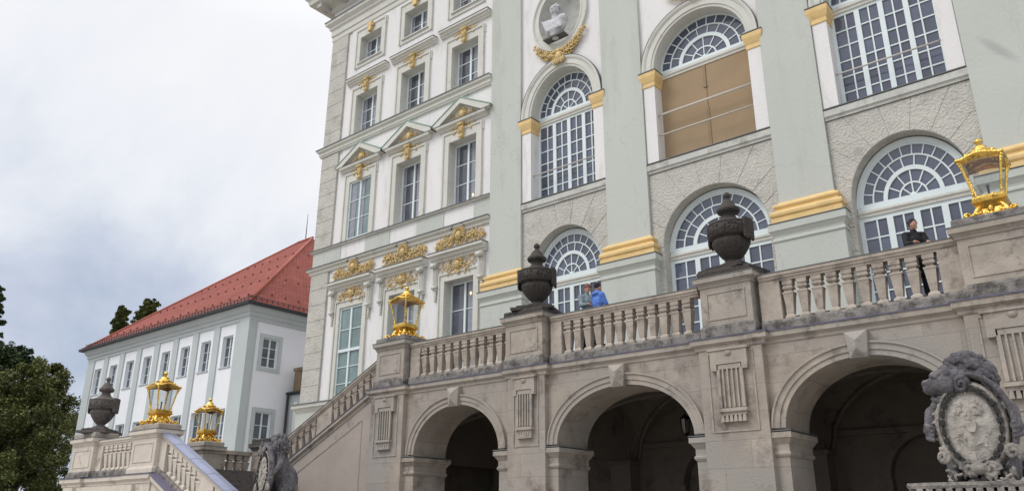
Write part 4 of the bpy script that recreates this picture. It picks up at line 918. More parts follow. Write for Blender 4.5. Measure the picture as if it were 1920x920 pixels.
# ================================================================== PEDESTALS
def pedestal(label, x0, x1, y0, y1, z0, zt, m='stonep', top='lichen', capm=None, low='lichen', hb=.30, blk=.14, xo=.06):
    t_ = thing('pedestal', ((x0 + x1) / 2, (y0 + y1) / 2, z0), label, 'pedestal', 'pedestals of the balustrade')
    b = MB(); b.solid((x0, x1, y0, y1), [(.05, z0 + .031), (.05, z0 + hb - .06), (.02, z0 + hb), (0, z0 + hb + .01)]); b.build('base', low, t_)
    b = MB(); b.solid((x0, x1, y0, y1), [(0, z0 + hb + .01), (0, zt - .30)]); bd = b.build('body', m, t_)
    b = MB(); f = .16; frame_rect(b, x0 + f, x1 - f, z0 + hb + .14, zt - .44, .03, y0 - .02, y0 - .001); b.build('panel_moulding', m, bd)
    b = MB(); b.solid((x0, x1, y0, y1), [(.0, zt - .30), (.03, zt - .29), (.03, zt - .25), (.07, zt - .20), (.12, zt - .17), (.12, zt - .05), (.0, zt - .04)]); cp = b.build('cap', capm or m, t_)
    b = MB(); b.solid((x0, x1, y0, y1), [(.135, zt - .048), (.135, zt - .03), (0, zt - .025)]); b.build('flashing', 'flash', cp)
    b = MB(); b.solid((x0, x1, y0, y1), [(.04, zt - .024), (.04, zt + blk - .03), (.02, zt + blk)]); b.build('top_block', top, t_)
    return zt + blk
zt = 5.86
p0 = pedestal('stone pedestal under the gilded lantern at the head of the stairs', -20.58, -19.22, YP, 18.95, ZL, zt)
pA = pedestal('stone pedestal under the first dark urn, left of the blue jacket', -14.82, -13.45, YP, 18.95, ZL, zt, top='dark')
pB = pedestal('stone pedestal under the dark urn in the middle of the terrace', -8.46, -7.14, YP, 18.95, ZL, zt, top='dark')
pC = pedestal('wide stone pedestal under the large gilded lantern at right', -2.66, -1.10, YP, 18.95, ZL, zt)
p1 = pedestal('pale landing pedestal under the left gilded lantern', -26.32, -24.75, LY + .02, LY + .72, LZ, 2.86, m='palest', top='stonep', low='palest', hb=.22)
pU = pedestal('pale stained landing pedestal under the urn at far left', -30.75, -29.15, LY + .02, LY + .76, LZ, 2.86, m='palest', top='stonep', low='lichen', hb=.22)
p2 = pedestal('stone pedestal under the small far gilded lantern', -28.9, -27.75, 15.75, 16.5, 1.4, 2.74, m='stonep', top='stonep', capm='stonep')
pD = pedestal('dark capped bare stone pedestal at the foot of the upper stair flight', -27.55, -26.5, 17.66, 18.9, 1.5, 2.92, top='dark', capm='dark2')

# ================================================================== URNS
def urn(m='dark'):
    t_ = thing('urn', (0, 0, 0), 'x', 'urn', 'stone urns on the balustrade')
    b = MB(); b.solid((-.5, .5, -.5, .5), [(.14, 0), (.14, .09), (.0, .11), (.0, .17), (-.14, .20), (-.17, .22)]); b.build('foot', m, t_)
    b = MB()
    flute = lambda a, z: 1 + .04 * abs(sin(a * 9)) if .40 < z < .90 else 1
    b.lathe(0, 0, [(.31, .21), (.32, .24), (.29, .27), (.20, .30), (.15, .34), (.17, .37), (.20, .40), (.26, .46), (.33, .55), (.40, .66), (.455, .77), (.475, .85), (.45, .92), (.43, .94), (.53, .955), (.565, .99), (.555, 1.12), (.555, 1.26), (.575, 1.29), (.56, 1.33), (.47, 1.36), (.36, 1.40), (.26, 1.46)], 72, True, mod=flute)
    b.build('bowl', m, t_)
    b = MB(); b.lathe(0, 0, [(.30, 1.42), (.21, 1.50), (.165, 1.60), (.18, 1.65), (.27, 1.67), (.30, 1.72), (.285, 1.77), (.21, 1.84), (.165, 1.93), (.12, 2.00), (.07, 2.05), (.055, 2.08), (.085, 2.11), (.10, 2.16), (.085, 2.21), (.05, 2.245), (.0, 2.255)], 32, True, mod=lambda a, z: 1 + (.06 * abs(sin(a * 6)) if 1.76 < z < 2.0 else 0)); b.build('lid', m, t_)
    for s_ in (-1, 1):      # draped cloth hanging from both sides of the rim
        b = MB()
        for j in range(7):
            a = (0 if s_ > 0 else pi) + (j - 3) * .11; b.cap((.56 * cos(a), .56 * sin(a), 1.35), .05, (.57 * cos(a), .57 * sin(a), .86 - .05 * (j % 2)), .035)
        remesh(b, .02, 1).build('drapery', m, t_)
    r = random.Random(3)
    b = MB(); b.lathe(0, 0, [(.54, 1.0), (.568, 1.02), (.568, 1.24), (.54, 1.26)], 48)
    for k in range(120): a = r.uniform(0, 2 * pi); b.ball((.57 * cos(a), .57 * sin(a), r.uniform(1.03, 1.23)), (.045, .022, .022), Euler((0, r.uniform(0, 3), a + pi / 2)).to_matrix(), 6, 4)
    b.build('carved_rim', m, t_)
    return t_
u = urn(); u.location = (-14.13, 18.28, pA); u['label'] = 'blackened stone urn left of the couple in blue, against the left arched window'; u.rotation_euler.z = rad(20)
u2 = dup(u, (-7.80, 18.28, pB), rad(-10), 'large blackened stone urn in front of the middle arched door, centre right')
MT_u = urn('dark2'); MT_u.location = (-29.72, LY + .37, pU); MT_u.scale = (.86, .86, .90); MT_u['label'] = 'brown grey stone urn at the far left corner of the landing, before the white building'; MT_u.rotation_euler.z = rad(35)

# ================================================================== GILDED LANTERNS
def lantern():
    t_ = thing('lantern', (0, 0, 0), 'x', 'lantern', 'gilded lanterns')
    H = 1.76
    b = MB()      # scrolled foot
    b.solid((-.16, .16, -.16, .16), [(.16, .0), (.12, .06), (.06, .16), (.04, .24), (.10, .31), (.16, .36), (.17, .385), (.14, .40), (.15, .44)])
    for k in range(4):
        a = pi / 4 + k * pi / 2; P = []
        for j in range(14):
            q_ = j / 13; rr = .20 + .44 * q_; P.append((rr * cos(a), rr * sin(a), .30 * (1 - q_) ** 1.6 + .045 + .04 * sin(q_ * 7)))
        b.tube(P, [.058 - .026 * j / 13 for j in range(14)], 8)
        for j in range(9): q_ = j * .75; b.ball(((.60 + .06 * cos(q_) - .02 * j * .3) * cos(a), (.60 + .06 * cos(q_)) * sin(a), .08 + .05 * sin(q_)), (.04, .04, .03), None, 7, 5)
        for s_ in (-1, 1): 
            for j in range(3): b.ball(((.34 + .09 * j) * cos(a + s_ * (.22 - .03 * j)), (.34 + .09 * j) * sin(a + s_ * (.22 - .03 * j)), .09 + .03 * (2 - j)), (.055, .035, .03), Euler((0, .5, a)).to_matrix(), 7, 5)
        a2 = k * pi / 2; b.ball((.20 * cos(a2), .20 * sin(a2), .22), (.07, .07, .09), None, 8, 6); b.ball((.24 * cos(a2), .24 * sin(a2), .10), (.05, .05, .07), None, 8, 6)
    b.build('foot', 'gold', t_)
    hb, ht, z0, z1 = .245, .385, .44, 1.22
    fr = MB(); fr.solid((-hb, hb, -hb, hb), [(.045, z0 - .02), (.06, z0 + .0), (.06, z0 + .03), (.02, z0 + .045), (.02, z0 + .06), (-.06, z0 + .06)])
    for sx in (-1, 1):
        for sy in (-1, 1):
            P = [(sx * hb, sy * hb, z0 + .05), (sx * (hb * .6 + ht * .4 + .004), sy * (hb * .6 + ht * .4 + .004), z0 + .35), (sx * ht, sy * ht, z1)]
            fr.tube(P, [.024, .026, .030], 6, False)
            for k in range(4): q_ = k / 3; fr.ball((sx * (ht + .02 - .016 * k), sy * (ht + .02 - .016 * k), z1 - .04 - .05 * k), (.034 - .006 * k, .034 - .006 * k, .045), None, 7, 5)
            for k in range(3): fr.ball((sx * (hb + .02), sy * (hb + .02), z0 + .10 + .06 * k), (.035 - .006 * k,) * 3, None, 7, 5)
    fo = fr.build('frame', 'gold', t_)
    # four glass panes
    for k in range(4):
        g_ = MB(); g_.add([(-hb, -hb, z0 + .05), (hb, -hb, z0 + .05), (ht, -ht, z1), (-ht, -ht, z1)], [(0, 1, 2, 3)]); g_.xform(Matrix.Rotation(k * pi / 2, 4, 'Z')); g_.build('glass_pane', 'lglass', t_)
    # serpentine roof rim and domed crown
    rf_ = MB(); n = 16; rings = []
    def edge(o, zz, wave): 
        P = []
        for k in range(4):
            for j in range(n):
                q_ = -1 + 2 * j / n; w_ = wave * (.5 + .5 * cos(q_ * pi)) ; P.append(Matrix.Rotation(k * pi / 2, 3, 'Z') @ Vector((q_ * o, -o * (1 - .05 * cos(q_ * pi / 2)), zz + w_)))
        return P
    V = []; F = []
    for o, zz, wv in ((.34, 1.17, .03), (.39, 1.17, .07), (.42, 1.19, .09), (.455, 1.215, .095), (.465, 1.24, .10), (.44, 1.262, .10), (.385, 1.285, .08), (.33, 1.33, .04), (.26, 1.365, .01), (.24, 1.38, 0)): V += edge(o, zz, wv)
    m_ = 4 * n
    for i in range(9):
        for k in range(m_): F.append((i * m_ + k, i * m_ + (k + 1) % m_, (i + 1) * m_ + (k + 1) % m_, (i + 1) * m_ + k))
    F.append(tuple(range(9 * m_, 10 * m_))); F.append(tuple(range(m_))[::-1]) if False else None
    rf_.add(V, F, True)
    # vent gap with small brackets, then the dome
    for k in range(8): a = k * pi / 4 + pi / 8; rf_.tube([(.22 * cos(a), .22 * sin(a), 1.35), (.28 * cos(a), .28 * sin(a), 1.41), (.20 * cos(a), .20 * sin(a), 1.46)], .022, 6)
    for k in range(4): a = k * pi / 2 + pi / 4; rf_.ball((.36 * cos(a), .36 * sin(a), 1.36), (.055, .055, .05), None, 8, 6); rf_.ball((.455 * cos(a) * 1.30, .455 * sin(a) * 1.30, 1.25), .04, None, 8, 6)
    rf_.lathe(0, 0, [(.16, 1.38), (.27, 1.43), (.25, 1.46), (.18, 1.48), (.15, 1.52), (.14, 1.56), (.09, 1.59), (.05, 1.62)], 24)
    rf_.build('roof', 'gold', t_)
    b = MB(); b.lathe(0, 0, [(.05, 1.61), (.04, 1.635), (.075, 1.665), (.085, 1.70), (.065, 1.73), (.035, 1.75), (.01, 1.765)], 18); b.build('finial', 'gold', t_)
    b = MB(); b.lathe(0, 0, [(.025, .5), (.02, .72), (.035, .74), (.035, .76)], 10); b.build('lamp_holder', 'iron', t_)
    return t_
l0 = lantern(); l0.scale = (1, 1, 1.10); l0.location = (-19.92, 18.25, p0); l0['label'] = 'gilded lantern on the terrace corner at the head of the stairs'
dup(l0, (-1.98, 18.25, pC), 0, 'largest gilded lantern, at the right edge above the lion')
dup(l0, (-25.48, LY + .36, p1), 0, 'gilded lantern at the top of the zinc covered stair rail, left').scale = (.89, .89, .99)
dup(l0, (-28.42, 16.15, p2), 0, 'smallest gilded lantern, standing in front of the white side building corner').scale = (.86, .86, .95)
# hanging lantern inside the middle arch
hl = thing('hanging_lantern', (-10.55, 20.4, 2.2), 'small black lantern hanging inside the middle arch', 'lantern')
b = MB(); b.tube([(-10.55, 20.4, 3.7), (-10.55, 20.4, 2.95)], .012, 6); b.build('chain', 'iron', hl)
b = MB(); b.lathe(-10.55, 20.4, [(.02, 2.95), (.16, 2.84), (.17, 2.81)][::-1], 6, False)
for k in range(6): a = k * pi / 3; b.tube([(-10.55 + .15 * cos(a), 20.4 + .15 * sin(a), 2.82), (-10.55 + .10 * cos(a), 20.4 + .10 * sin(a), 2.42)], .012, 5)
b.lathe(-10.55, 20.4, [(.02, 2.34), (.11, 2.40), (.11, 2.43)], 6, False); b.build('cage', 'iron', hl)
b = MB(); b.lathe(-10.55, 20.4, [(.09, 2.43), (.14, 2.81)], 6, False); b.build('glass', 'lglass', hl)

# ================================================================== LIONS holding oval shields
def lion():
    t_ = thing('lion_statue', (0, 0, 0), 'x', 'statue', 'stone lions')
    b = MB()
    # seated body behind the shield (front is -y)
    b.ball((.02, .34, .42), (.30, .38, .40), n=16, k=12); b.ball((.02, .12, .72), (.27, .28, .40), n=16, k=12); b.ball((-.27, .30, .24), (.16, .32, .26), n=14, k=10); b.ball((.30, .30, .24), (.16, .32, .26), n=14, k=10)
    b.cap((-.28, .02, .10), .10, (-.30, -.22, .07), .085); b.cap((.30, .02, .10), .10, (.32, -.22, .07), .085)
    for s_ in (-1, 1):      # forelegs gripping the shield rim
        b.cap((s_ * .24, .02, .92), .13, (s_ * .46, -.10, .78), .095); b.cap((s_ * .46, -.10, .78), .095, (s_ * .49, -.25, .62), .072)
        b.ball((s_ * .49, -.32, .58), (.085, .09, .075), n=12, k=8)
        for k in range(4): b.cap((s_ * .53, -.33, .64 - .048 * k), .030, (s_ * .455, -.415, .61 - .048 * k), .024)
    # head turned to the left (-x): skull, brow, muzzle, open jaw
    hx, hy, hz = -.21, -.24, 1.10
    b.ball((hx, hy, hz), (.22, .20, .19), n=16, k=12); b.ball((hx - .14, hy - .06, hz - .02), (.15, .135, .105), n=14, k=10); b.ball((hx - .245, hy - .07, hz + .015), (.05, .085, .05), n=10, k=8); b.ball((hx - .07, hy - .05, hz + .10), (.12, .13, .07), n=12, k=8)
    b.ball((hx - .20, hy - .12, hz - .045), (.08, .05, .045), n=10, k=8); b.ball((hx - .22, hy - .0, hz - .045), (.08, .05, .045), n=10, k=8)      # flews
    b.ball((hx - .10, hy - .06, hz - .205), (.13, .10, .045), Euler((0, .45, 0)).to_matrix(), 12, 8); b.ball((hx - .175, hy - .06, hz - .24), (.055, .065, .055), n=10, k=8)     # lower jaw and chin
    b.cap((hx - .24, hy - .12, hz - .06), .016, (hx - .24, hy - .12, hz - .115), .008)
    for s_ in (-1, 1): b.ball((hx - .12, hy - .06 + s_ * .085, hz + .085), (.07, .035, .03), Euler((0, .3, 0)).to_matrix(), 10, 7); b.ball((hx + .03, hy - .02 + s_ * .15, hz + .14), (.05, .035, .07), n=10, k=8)
    r = random.Random(11); F0 = Vector((hx - .06, hy - .04, hz - .02))
    mc_ = Vector((.03, .02, 1.17)); mr = Vector((.32, .25, .29)); b.ball(mc_, tuple(mr), n=18, k=14); b.ball((.10, -.02, .92), (.27, .20, .22), n=16, k=12); b.ball((-.24, -.08, .98), (.16, .16, .22), n=14, k=10)
    for k in range(190):    # mane: rows of curled locks lying over the head and neck
        a1 = r.uniform(0, 2 * pi); a2 = r.uniform(0, 2.5); n_ = Vector((cos(a1) * sin(a2), sin(a1) * sin(a2), cos(a2)))
        p = mc_ + Vector((n_.x * mr.x, n_.y * mr.y, n_.z * mr.z))
        if n_.x < -.55 and n_.z < .45: continue
        d0 = Vector((.9, .1, -.45)) + Vector((r.uniform(-.5, .5), r.uniform(-.5, .5), r.uniform(-.5, .5))); d0 = (d0 - n_ * d0.dot(n_)).normalized(); sd = n_.cross(d0)
        L_ = r.uniform(.10, .17); P = [p + d0 * L_ * (j / 5 - .3) + sd * .028 * sin(j * 1.6) + n_ * (.034 * sin(j * .8)) for j in range(6)]
        b.tube(P, [.020, .031, .035, .032, .024, .010], 7)
    for k in range(70):
        p = Vector((r.uniform(-.16, .36), r.uniform(-.14, -.02), r.uniform(.78, 1.15))); q_ = Vector((r.uniform(.0, .8), r.uniform(-.2, .2), r.uniform(-1, -.2))).normalized()
        b.tube([p, p + q_ * .05 + Vector((.02, 0, 0)), p + q_ * .10, p + q_ * .15 + Vector((.02, 0, .01))], [.022, .030, .024, .010], 7)
    P = [(.1, .68, .12), (.35, .72, .12), (.50, .55, .15), (.52, .35, .2)]; b.tube(P, [.06, .05, .05, .05], 10); b.ball((.52, .3, .24), (.07, .08, .1))
    remesh(b, .0105, 0, lambda p: .005 * (noise.noise(p * 16) + .6 * noise.noise(p * 40))).build('body', 'lion', t_)
    # scroll frame of the shield
    fr = MB(); cz, y = .60, -.34
    arch_ring(fr, 0, cz, .28, .375, [(0, y - .03), (.02, y - .035), (.08, y - .035), (.09, y - .06), (.12, y - .05), (.15, y + .04), (.15, y + .12), (0, y + .12)], 0, 2 * pi, 56, True)
    cs = MB(); arch_ring(cs, 0.02, cz + .02, .42, .52, [(0, y), (.03, y - .07), (.07, y - .06), (.08, y + .02), (.05, y + .10), (0, y + .1)], rad(-40), rad(97), 40, True)
    def scroll(x, z, r0, s_, t0, turns=1.6):
        P = []; 
        for k in range(26):
            q_ = k / 25; a = t0 + s_ * q_ * turns * 2 * pi; rr = r0 * (1 - .8 * q_); P.append((x + rr * cos(a), y - .04 - .03 * q_, z + rr * sin(a)))
        fr.tube(P, [.038 - .018 * k / 25 for k in range(26)], 8)
    scroll(-.10, .13, .10, -1, pi); scroll(.13, .12, .10, 1, 0); scroll(.40, .30, .09, 1, -1); scroll(-.38, .28, .08, -1, 2)
    for k in range(30):
        a = r.uniform(0, 2 * pi); fr.ball((.44 * cos(a) + .02, y + .02, cz + .56 * sin(a)), (.045, .03, .022), Euler((0, a, 0)).to_matrix(), 8, 6)
    for k in range(60): fr.ball((r.uniform(-.36, .38), y - .02 + r.uniform(-.05, .05), r.uniform(.0, .13)), (.038, .025, .018), Euler((0, r.uniform(0, 3), 0)).to_matrix(), 8, 6)
    fr.ball((.0, y - .06, .14), (.10, .06, .07), n=12, k=8)
    P = [(-.03 + .085 * (1 - .8 * q_ / 25) * cos(q_ * .4), y - .05 - .03 * q_ / 25, 1.07 + .10 * (1 - .8 * q_ / 25) * sin(q_ * .4)) for q_ in range(26)]
    cs.tube(P, [.036 - .018 * q_ / 25 for q_ in range(26)], 8); cs.build('scroll_crest', 'lion', t_)
    remesh(fr, .008, 0, lambda p: .006 * noise.noise(p * 25)).build('scroll_frame', 'lionmid', t_)
    sh = MB(); n = 40; V = [(0, y - .085, cz)]; nr = 10
    for k in range(1, nr + 1):
        f_ = k / nr
        for j in range(n):
            t = 2 * pi * j / n; x, z = .295 * f_ * cos(t), .40 * f_ * sin(t); V.append((x, y - .085 + .065 * f_ * f_ - .006 * noise.noise(Vector((x * 16, 3, z * 16))), cz + z))
    sh.add(V, [(0, 1 + j, 1 + (j + 1) % n) for j in range(n)] + [(1 + k * n + j, 1 + (k + 1) * n + j, 1 + (k + 1) * n + (j + 1) % n, 1 + k * n + (j + 1) % n) for k in range(nr - 1) for j in range(n)], True)
    s_ = sh.build('shield', 'lionpale', t_)
    rl = MB()               # worn relief: quarterings, small central shield, beasts reduced to ridges
    rl.tube([(0, y - .095, cz - .38), (0, y - .092, cz + .38)], .003, 6); rl.tube([(-.28, y - .07, cz), (0, y - .092, cz), (.28, y - .07, cz)], .003, 6)
    rl.prism([(-.055, cz - .02), (-.03, cz - .07), (.03, cz - .07), (.055, cz - .02), (.055, cz + .06), (-.055, cz + .06)], y - .12, y - .08)
    for (x, z) in ((-.13, .17), (.13, .17), (-.13, -.18), (.13, -.18)):
        for k in range(8): a = r.uniform(0, pi); x1, z1 = x + r.uniform(-.07, .07), cz + z + r.uniform(-.09, .09); rl.tube([(x1, y - .075, z1), (x1 + .03 * cos(a), y - .082, z1 + .03 * sin(a)), (x1 + .055 * cos(a + .7), y - .075, z1 + .055 * sin(a + .7))], [.005, .009, .004], 6)
    rl.build('relief', 'lionpale', s_)
    ch = MB()               # dark chain of small plaques round the shield
    ch.tube([(.325 * cos(2 * pi * k / 40), y - .043, cz + .42 * sin(2 * pi * k / 40)) for k in range(41)], .006, 5)
    for k in range(26):
        a = 2 * pi * (k + .5) / 26; c_ = Vector((.325 * cos(a), y - .062, cz + .42 * sin(a)))
        ta = math.atan2(.42 * cos(a), -.325 * sin(a)); M_ = Matrix.Translation(c_) @ Matrix.Rotation(-ta, 4, 'Y')
        p_ = MB(); p_.box(-.036 if k % 2 else -.028, .036 if k % 2 else .028, -.012, .03, -.022 if k % 2 else -.030, .022 if k % 2 else .030); ch.merge(p_.xform(M_))
    ch.build('chain', 'link', t_)
    return t_
def lion_pedestal(x, y, label):
    t_ = thing('lion_pedestal', (x, y, -1.65), label, 'pedestal', 'lion pedestals')
    b = MB(); b.solid((x - .5, x + .5, y - .45, y + .55), [(.05, -1.65), (.05, -1.3), (0, -1.25), (0, .1), (.05, .12), (.05, .32), (.09, .36)]); b.build('block', 'palest', t_)
    b = MB()
    for k in range(11):
        xx = x - .5 + .1 * k
        b.box(xx - .032, xx + .032, y - .58, y - .499, .13, .40)
    for k in range(11): yy = y - .45 + .1 * k; b.box(x - .63, x - .549, yy - .032, yy + .032, .13, .40); b.box(x + .549, x + .63, yy - .032, yy + .032, .13, .40)
    b.build('fluting', 'lionmid', t_)
    b = MB(); b.solid((x - .5, x + .5, y - .45, y + .55), [(.12, .40), (.13, .43), (.12, .46), (-.02, .47)]); b.build('top_slab', 'lionmid', t_)
LB = .47
ln = lion(); ln.location = (-1.80, 10.65, LB); ln.rotation_euler.z = rad(6); ln.scale = (.88, .92, 1.0); ln['label'] = 'large stone lion holding an oval shield, foreground right'
lion_pedestal(-1.86, 10.65, 'fluted stone pedestal under the right lion')
dup(ln, (-16.0, 10.9, LB), rad(-12), 'stone lion seen from its side clasping a pale shield, lower left before the stair wall').scale = (.88, .76, 1.0)
lion_pedestal(-16.0, 10.9, 'fluted stone pedestal under the left lion')

# ================================================================== PEOPLE
def hand(b, w, d_, side_):       # w wrist point, d_ direction; curled relaxed hand with five fingers
    d_ = Vector(d_).normalized(); w = Vector(w); s_ = d_.cross(Vector((0, 0, 1))); s_ = s_.normalized() if s_.length > .1 else Vector((1, 0, 0)); u_ = s_.cross(d_)
    b.ball(w + d_ * .05, (.042, .042, .042)); 
    for k, l in enumerate((.068, .078, .072, .056)):
        o = s_ * (.030 - .020 * k); p0_ = w + d_ * .085 + o; p1_ = p0_ + d_ * l * .55 - u_ * .008; p2_ = p1_ + d_ * l * .4 - u_ * .025
        b.cap(w + d_ * .04 + o, .011, p0_, .0105); b.cap(p0_, .0105, p1_, .0095); b.cap(p1_, .0095, p2_, .008)
    p0_ = w + d_ * .03 + s_ * .035 * side_; b.cap(p0_, .013, p0_ + d_ * .03 + s_ * .022 * side_, .011); b.cap(p0_ + d_ * .03 + s_ * .022 * side_, .011, p0_ + d_ * .055 + s_ * .018 * side_ - u_ * .01, .009)
def person(loc, h, yaw, top, legs, hairm, label, coat=False, lean=.0, hood=False, cap_=None, look=0.0, armf=.6):
    """faces -y before the yaw"""
    k = h / 1.78; t_ = thing('person', loc, label, 'person')
    def T(mb): return mb.xform(Matrix.Translation(Vector(loc)) @ Matrix.Rotation(yaw, 4, 'Z') @ Matrix.Scale(k, 4))
    def bend(p): z = p[2]; return (p[0], p[1] - max(0, z - .95) * lean, z)
    body = MB(); sh_ = 1.44
    def cap2(m, p, r, q_, s_): m.cap(bend(p), r, bend(q_), s_)
    body.ball(bend((0, 0, 1.0)), (.155, .11, .13)); body.ball(bend((0, 0, 1.26)), (.165, .115, .22)); cap2(body, (-.16, 0, sh_), .06, (.16, 0, sh_), .06)
    cap2(body, (0, .01, 1.44), .058, (0, 0, 1.56), .052)
    hc = Vector(bend((0, -.02, 1.66))); body.ball(hc, (.075, .095, .115), n=16, k=12)
    Rl = Matrix.Rotation(look, 3, 'Z')
    def hp(x, y, z): return hc + Rl @ Vector((x, y, z))
    body.ball(hp(0, -.10, -.01), (.013, .02, .022)); body.ball(hp(0, -.078, -.055), (.026, .015, .009)); body.ball(hp(0, -.06, -.085), (.035, .03, .03))
    for s_ in (-1, 1): body.ball(hp(s_ * .03, -.085, .018), (.012, .008, .007)); body.ball(hp(s_ * .078, .005, -.01), (.01, .02, .032))
    arms = []
    for s_ in (-1, 1):
        S0 = bend((s_ * .19, 0, sh_ - .01)); E0 = bend((s_ * .24, -.02 - .12 * armf, 1.17)); W0 = bend((s_ * (.16), -.12 - .20 * armf, 1.05 + .12 * armf)); arms.append((S0, E0, W0))
        body.cap(S0, .05, E0, .038); body.cap(E0, .038, W0, .027); hand(body, W0, Vector(W0) - Vector(E0), -s_)
        body.cap((s_ * .09, 0, .95), .085, (s_ * .10, -.01, .50), .058); body.cap((s_ * .10, -.01, .50), .056, (s_ * .11, .02, .09), .04); body.cap((s_ * .11, .03, .06), .038, (s_ * .12, -.13, .035), .033)
    T(remesh(body, .0075, 1)).build('body', 'skin', t_)
    jk = MB(); low = .55 if coat else .84
    jk.ball(bend((0, 0, 1.26)), (.20, .145, .24)); jk.cap(bend((-.165, 0, sh_ - .01)), .078, bend((.165, 0, sh_ - .01)), .078); jk.ball(bend((0, 0, 1.02)), (.19, .145, .18)); jk.cap(bend((0, .01, 1.44)), .08, bend((0, .01, 1.53)), .07)
    if coat: jk.cap((-.07, 0, .9), .14, (-.09, 0, low), .125); jk.cap((.07, 0, .9), .14, (.09, 0, low), .125)
    else: jk.ball((0, 0, .90), (.185, .14, .10))
    for S0, E0, W0 in arms: jk.cap(S0, .078, E0, .062); jk.cap(E0, .062, tuple(Vector(W0) * .93 + Vector(E0) * .07), .046)
    if hood:
        for q_ in range(9): a = rad(q_ * 22.5); jk.ball(Vector(bend((0, .05, 1.50))) + Vector((.11 * cos(a), .07 * sin(a), -.03 * sin(a))), (.05, .05, .05))
    T(remesh(jk, .014, 2, lambda p: .006 * noise.noise(p * 9))).build('coat' if coat else 'jacket', top, t_)
    tr = MB()
    for s_ in (-1, 1): tr.cap((s_ * .085, 0, .95), .10, (s_ * .10, -.01, .5), .075); tr.cap((s_ * .10, -.01, .5), .075, (s_ * .11, .02, .11), .06)
    tr.ball((0, 0, .93), (.165, .12, .11)); T(remesh(tr, .014, 2)).build('trousers', legs, t_)
    sh2 = MB()
    for s_ in (-1, 1): sh2.ball((s_ * .12, -.04, .045), (.05, .135, .045), n=12, k=8)
    T(sh2).build('shoes', 'blackcoat', t_)
    hr = MB(); r = random.Random(4)
    hr.ball(hp(0, .02, .035), (.083, .095, .10), n=16, k=12)
    for q_ in range(40):
        a1, a2 = r.uniform(0, 2 * pi), r.uniform(0, 1.5); p = Vector((.08 * cos(a1) * sin(a2), .095 * sin(a1) * sin(a2) + .015, .11 * cos(a2) + .02))
        if p.y < -.05 and p.z < .07: continue
        hr.ball(hc + Rl @ p, (.03, .03, .02), None, 7, 5)
    hr.v = [v_ if (Rl.transposed() @ (Vector(v_) - hc)).y > -.075 or (Vector(v_) - hc).z > .05 else tuple(hc + (Vector(v_) - hc) * .8) for v_ in hr.v]
    T(hr).build('hair', hairm, t_)
    if cap_:
        c_ = MB(); c_.ball(hp(0, .0, .06), (.09, .105, .10), n=16, k=10); T(c_).build('cap', cap_, t_)
    return t_
FZ = 4.72
person((-3.62, 18.50, FZ), 1.77, rad(35), 'blackcoat', 'jeans', 'hair', 'person in a black coat with dark hair standing behind the right balustrade run', coat=True, lean=.10, armf=.9, look=.5)
person((-12.03, 18.45, FZ), 1.88, rad(160), 'bluejacket', 'jeans', 'hair', 'person in a bright blue hooded jacket seen from behind the balustrade', hood=True, lean=-.04, armf=.5)
person((-12.58, 18.70, FZ), 2.0, rad(60), 'teal', 'jeans', 'hair', 'person in a teal grey jacket and dusky red cap beside the blue jacket', cap_='redhat', armf=.9, look=-.3)

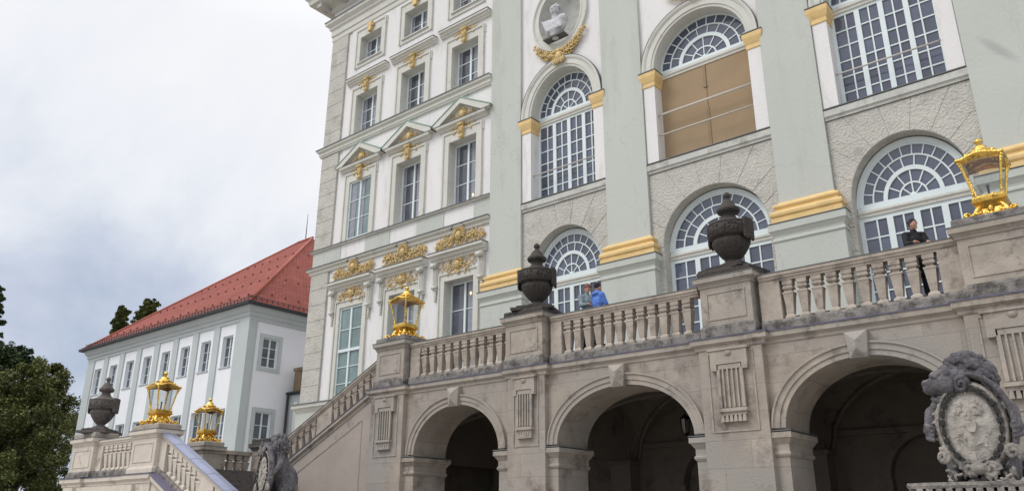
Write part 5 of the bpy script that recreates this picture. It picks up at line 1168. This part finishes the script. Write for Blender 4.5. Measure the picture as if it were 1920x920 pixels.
# ================================================================== TREES
def tree(x, y, zb, zt, rad_, n, leaf, m, label, seed, squash=1.0, lobes=14, base=.25, lean=0):
    r = random.Random(seed); t_ = thing('tree', (x, y, zb), label, 'tree', 'trees behind and beside the white building')
    H = zt - zb; tk = MB(); top = zb + H * .85
    tk.tube([(x, y, zb), (x + .2, y, zb + H * .3), (x + lean * .5, y + .1, zb + H * .6), (x + lean, y, top)], [H * .022, H * .017, H * .010, H * .003], 8)
    L_ = []
    for k in range(lobes):
        q_ = (k + .5) / lobes; zz = zb + H * (base + (1 - base) * q_ * .93); prof = sin(pi * min(1, .18 + q_ * .80)) ** .7; a = k * 2.4 + r.uniform(-.4, .4)
        rr = rad_ * prof * r.uniform(.45, .75); cx_, cy_ = x + lean * q_ + rr * cos(a) * .9, y + rr * sin(a) * .9; lr = rad_ * r.uniform(.28, .48) * (prof * .6 + .4)
        L_.append((Vector((cx_, cy_, zz)), lr)); tk.tube([(x + lean * q_ * .6, y, zz - H * .10), ((x + cx_) / 2, (y + cy_) / 2, zz - H * .02), (cx_, cy_, zz)], [H * .006, H * .004, H * .0015], 6)
    tk.build('trunk', 'bark', t_)
    V = []; F = []
    sub = []
    for c_, lr in L_:
        for k in range(22):
            d_ = Vector((r.gauss(0, 1), r.gauss(0, 1), r.gauss(0, .8))).normalized(); sub.append((c_ + d_ * lr * r.uniform(.5, 1.4), lr * r.uniform(.16, .46)))
    for k in range(n):
        c_, lr = sub[r.randrange(len(sub))]; d_ = Vector((r.gauss(0, 1), r.gauss(0, 1), r.gauss(0, .7) * squash)).normalized(); p = c_ + d_ * lr * (r.random() ** .4) * 1.15
        e_ = Euler((r.uniform(-1, 1), r.uniform(-1, 1), r.uniform(0, 6.3))).to_matrix(); s_ = leaf * r.uniform(.6, 1.4); o = len(V)
        for q_ in ((-s_, 0, 0), (0, -s_ * .55, s_ * .15), (s_, 0, 0), (0, s_ * .55, s_ * .15)): V.append(p + e_ @ Vector(q_))
        F.append((o, o + 1, o + 2, o + 3))
    cr_ = MB(); cr_.add(V, F); cr_.build('crown', m, t_, fix=False)
G = -1.65
tree(-83, 29, G, 14.6, 6.0, 75000, .135, 'leafm', 'round mid green tree close to the left corner of the white building', 2, base=.12, lobes=20)
tree(-98, 31, G, 19.0, 6.0, 45000, .19, 'leafd', 'dark dense tree near the left picture edge', 3, base=.1, lobes=20)
tree(-72, 18, G, 6.2, 5.0, 55000, .12, 'leafd', 'low dark bushy tree left of the stone urn', 4, base=.02, lobes=18)
tree(-62, 13.0, G, 3.6, 4.2, 40000, .11, 'leafd', 'dark shrub-like tree at the foot of the landing wall', 5, base=.02, lobes=16)
tree(-86, 22, G, 8.6, 5.5, 50000, .14, 'leafd', 'dark green tree in the lower left corner', 6, base=.02, lobes=18)
tree(-103.4, 30, G, 27.5, 2.2, 34000, .16, 'leafd', 'tall slender tree just inside the left picture edge', 9, base=.22, lobes=40)
tree(-115.9, 50, G, 31.0, 1.9, 34000, .19, 'leafm', 'tall narrow tree top behind the red roof, left of the pair', 7, base=.55, lobes=34)
tree(-107.6, 50, G, 30.4, 2.5, 36000, .19, 'leafm', 'tall rounded tree top behind the red roof, right of the pair', 8, base=.55, lobes=34)
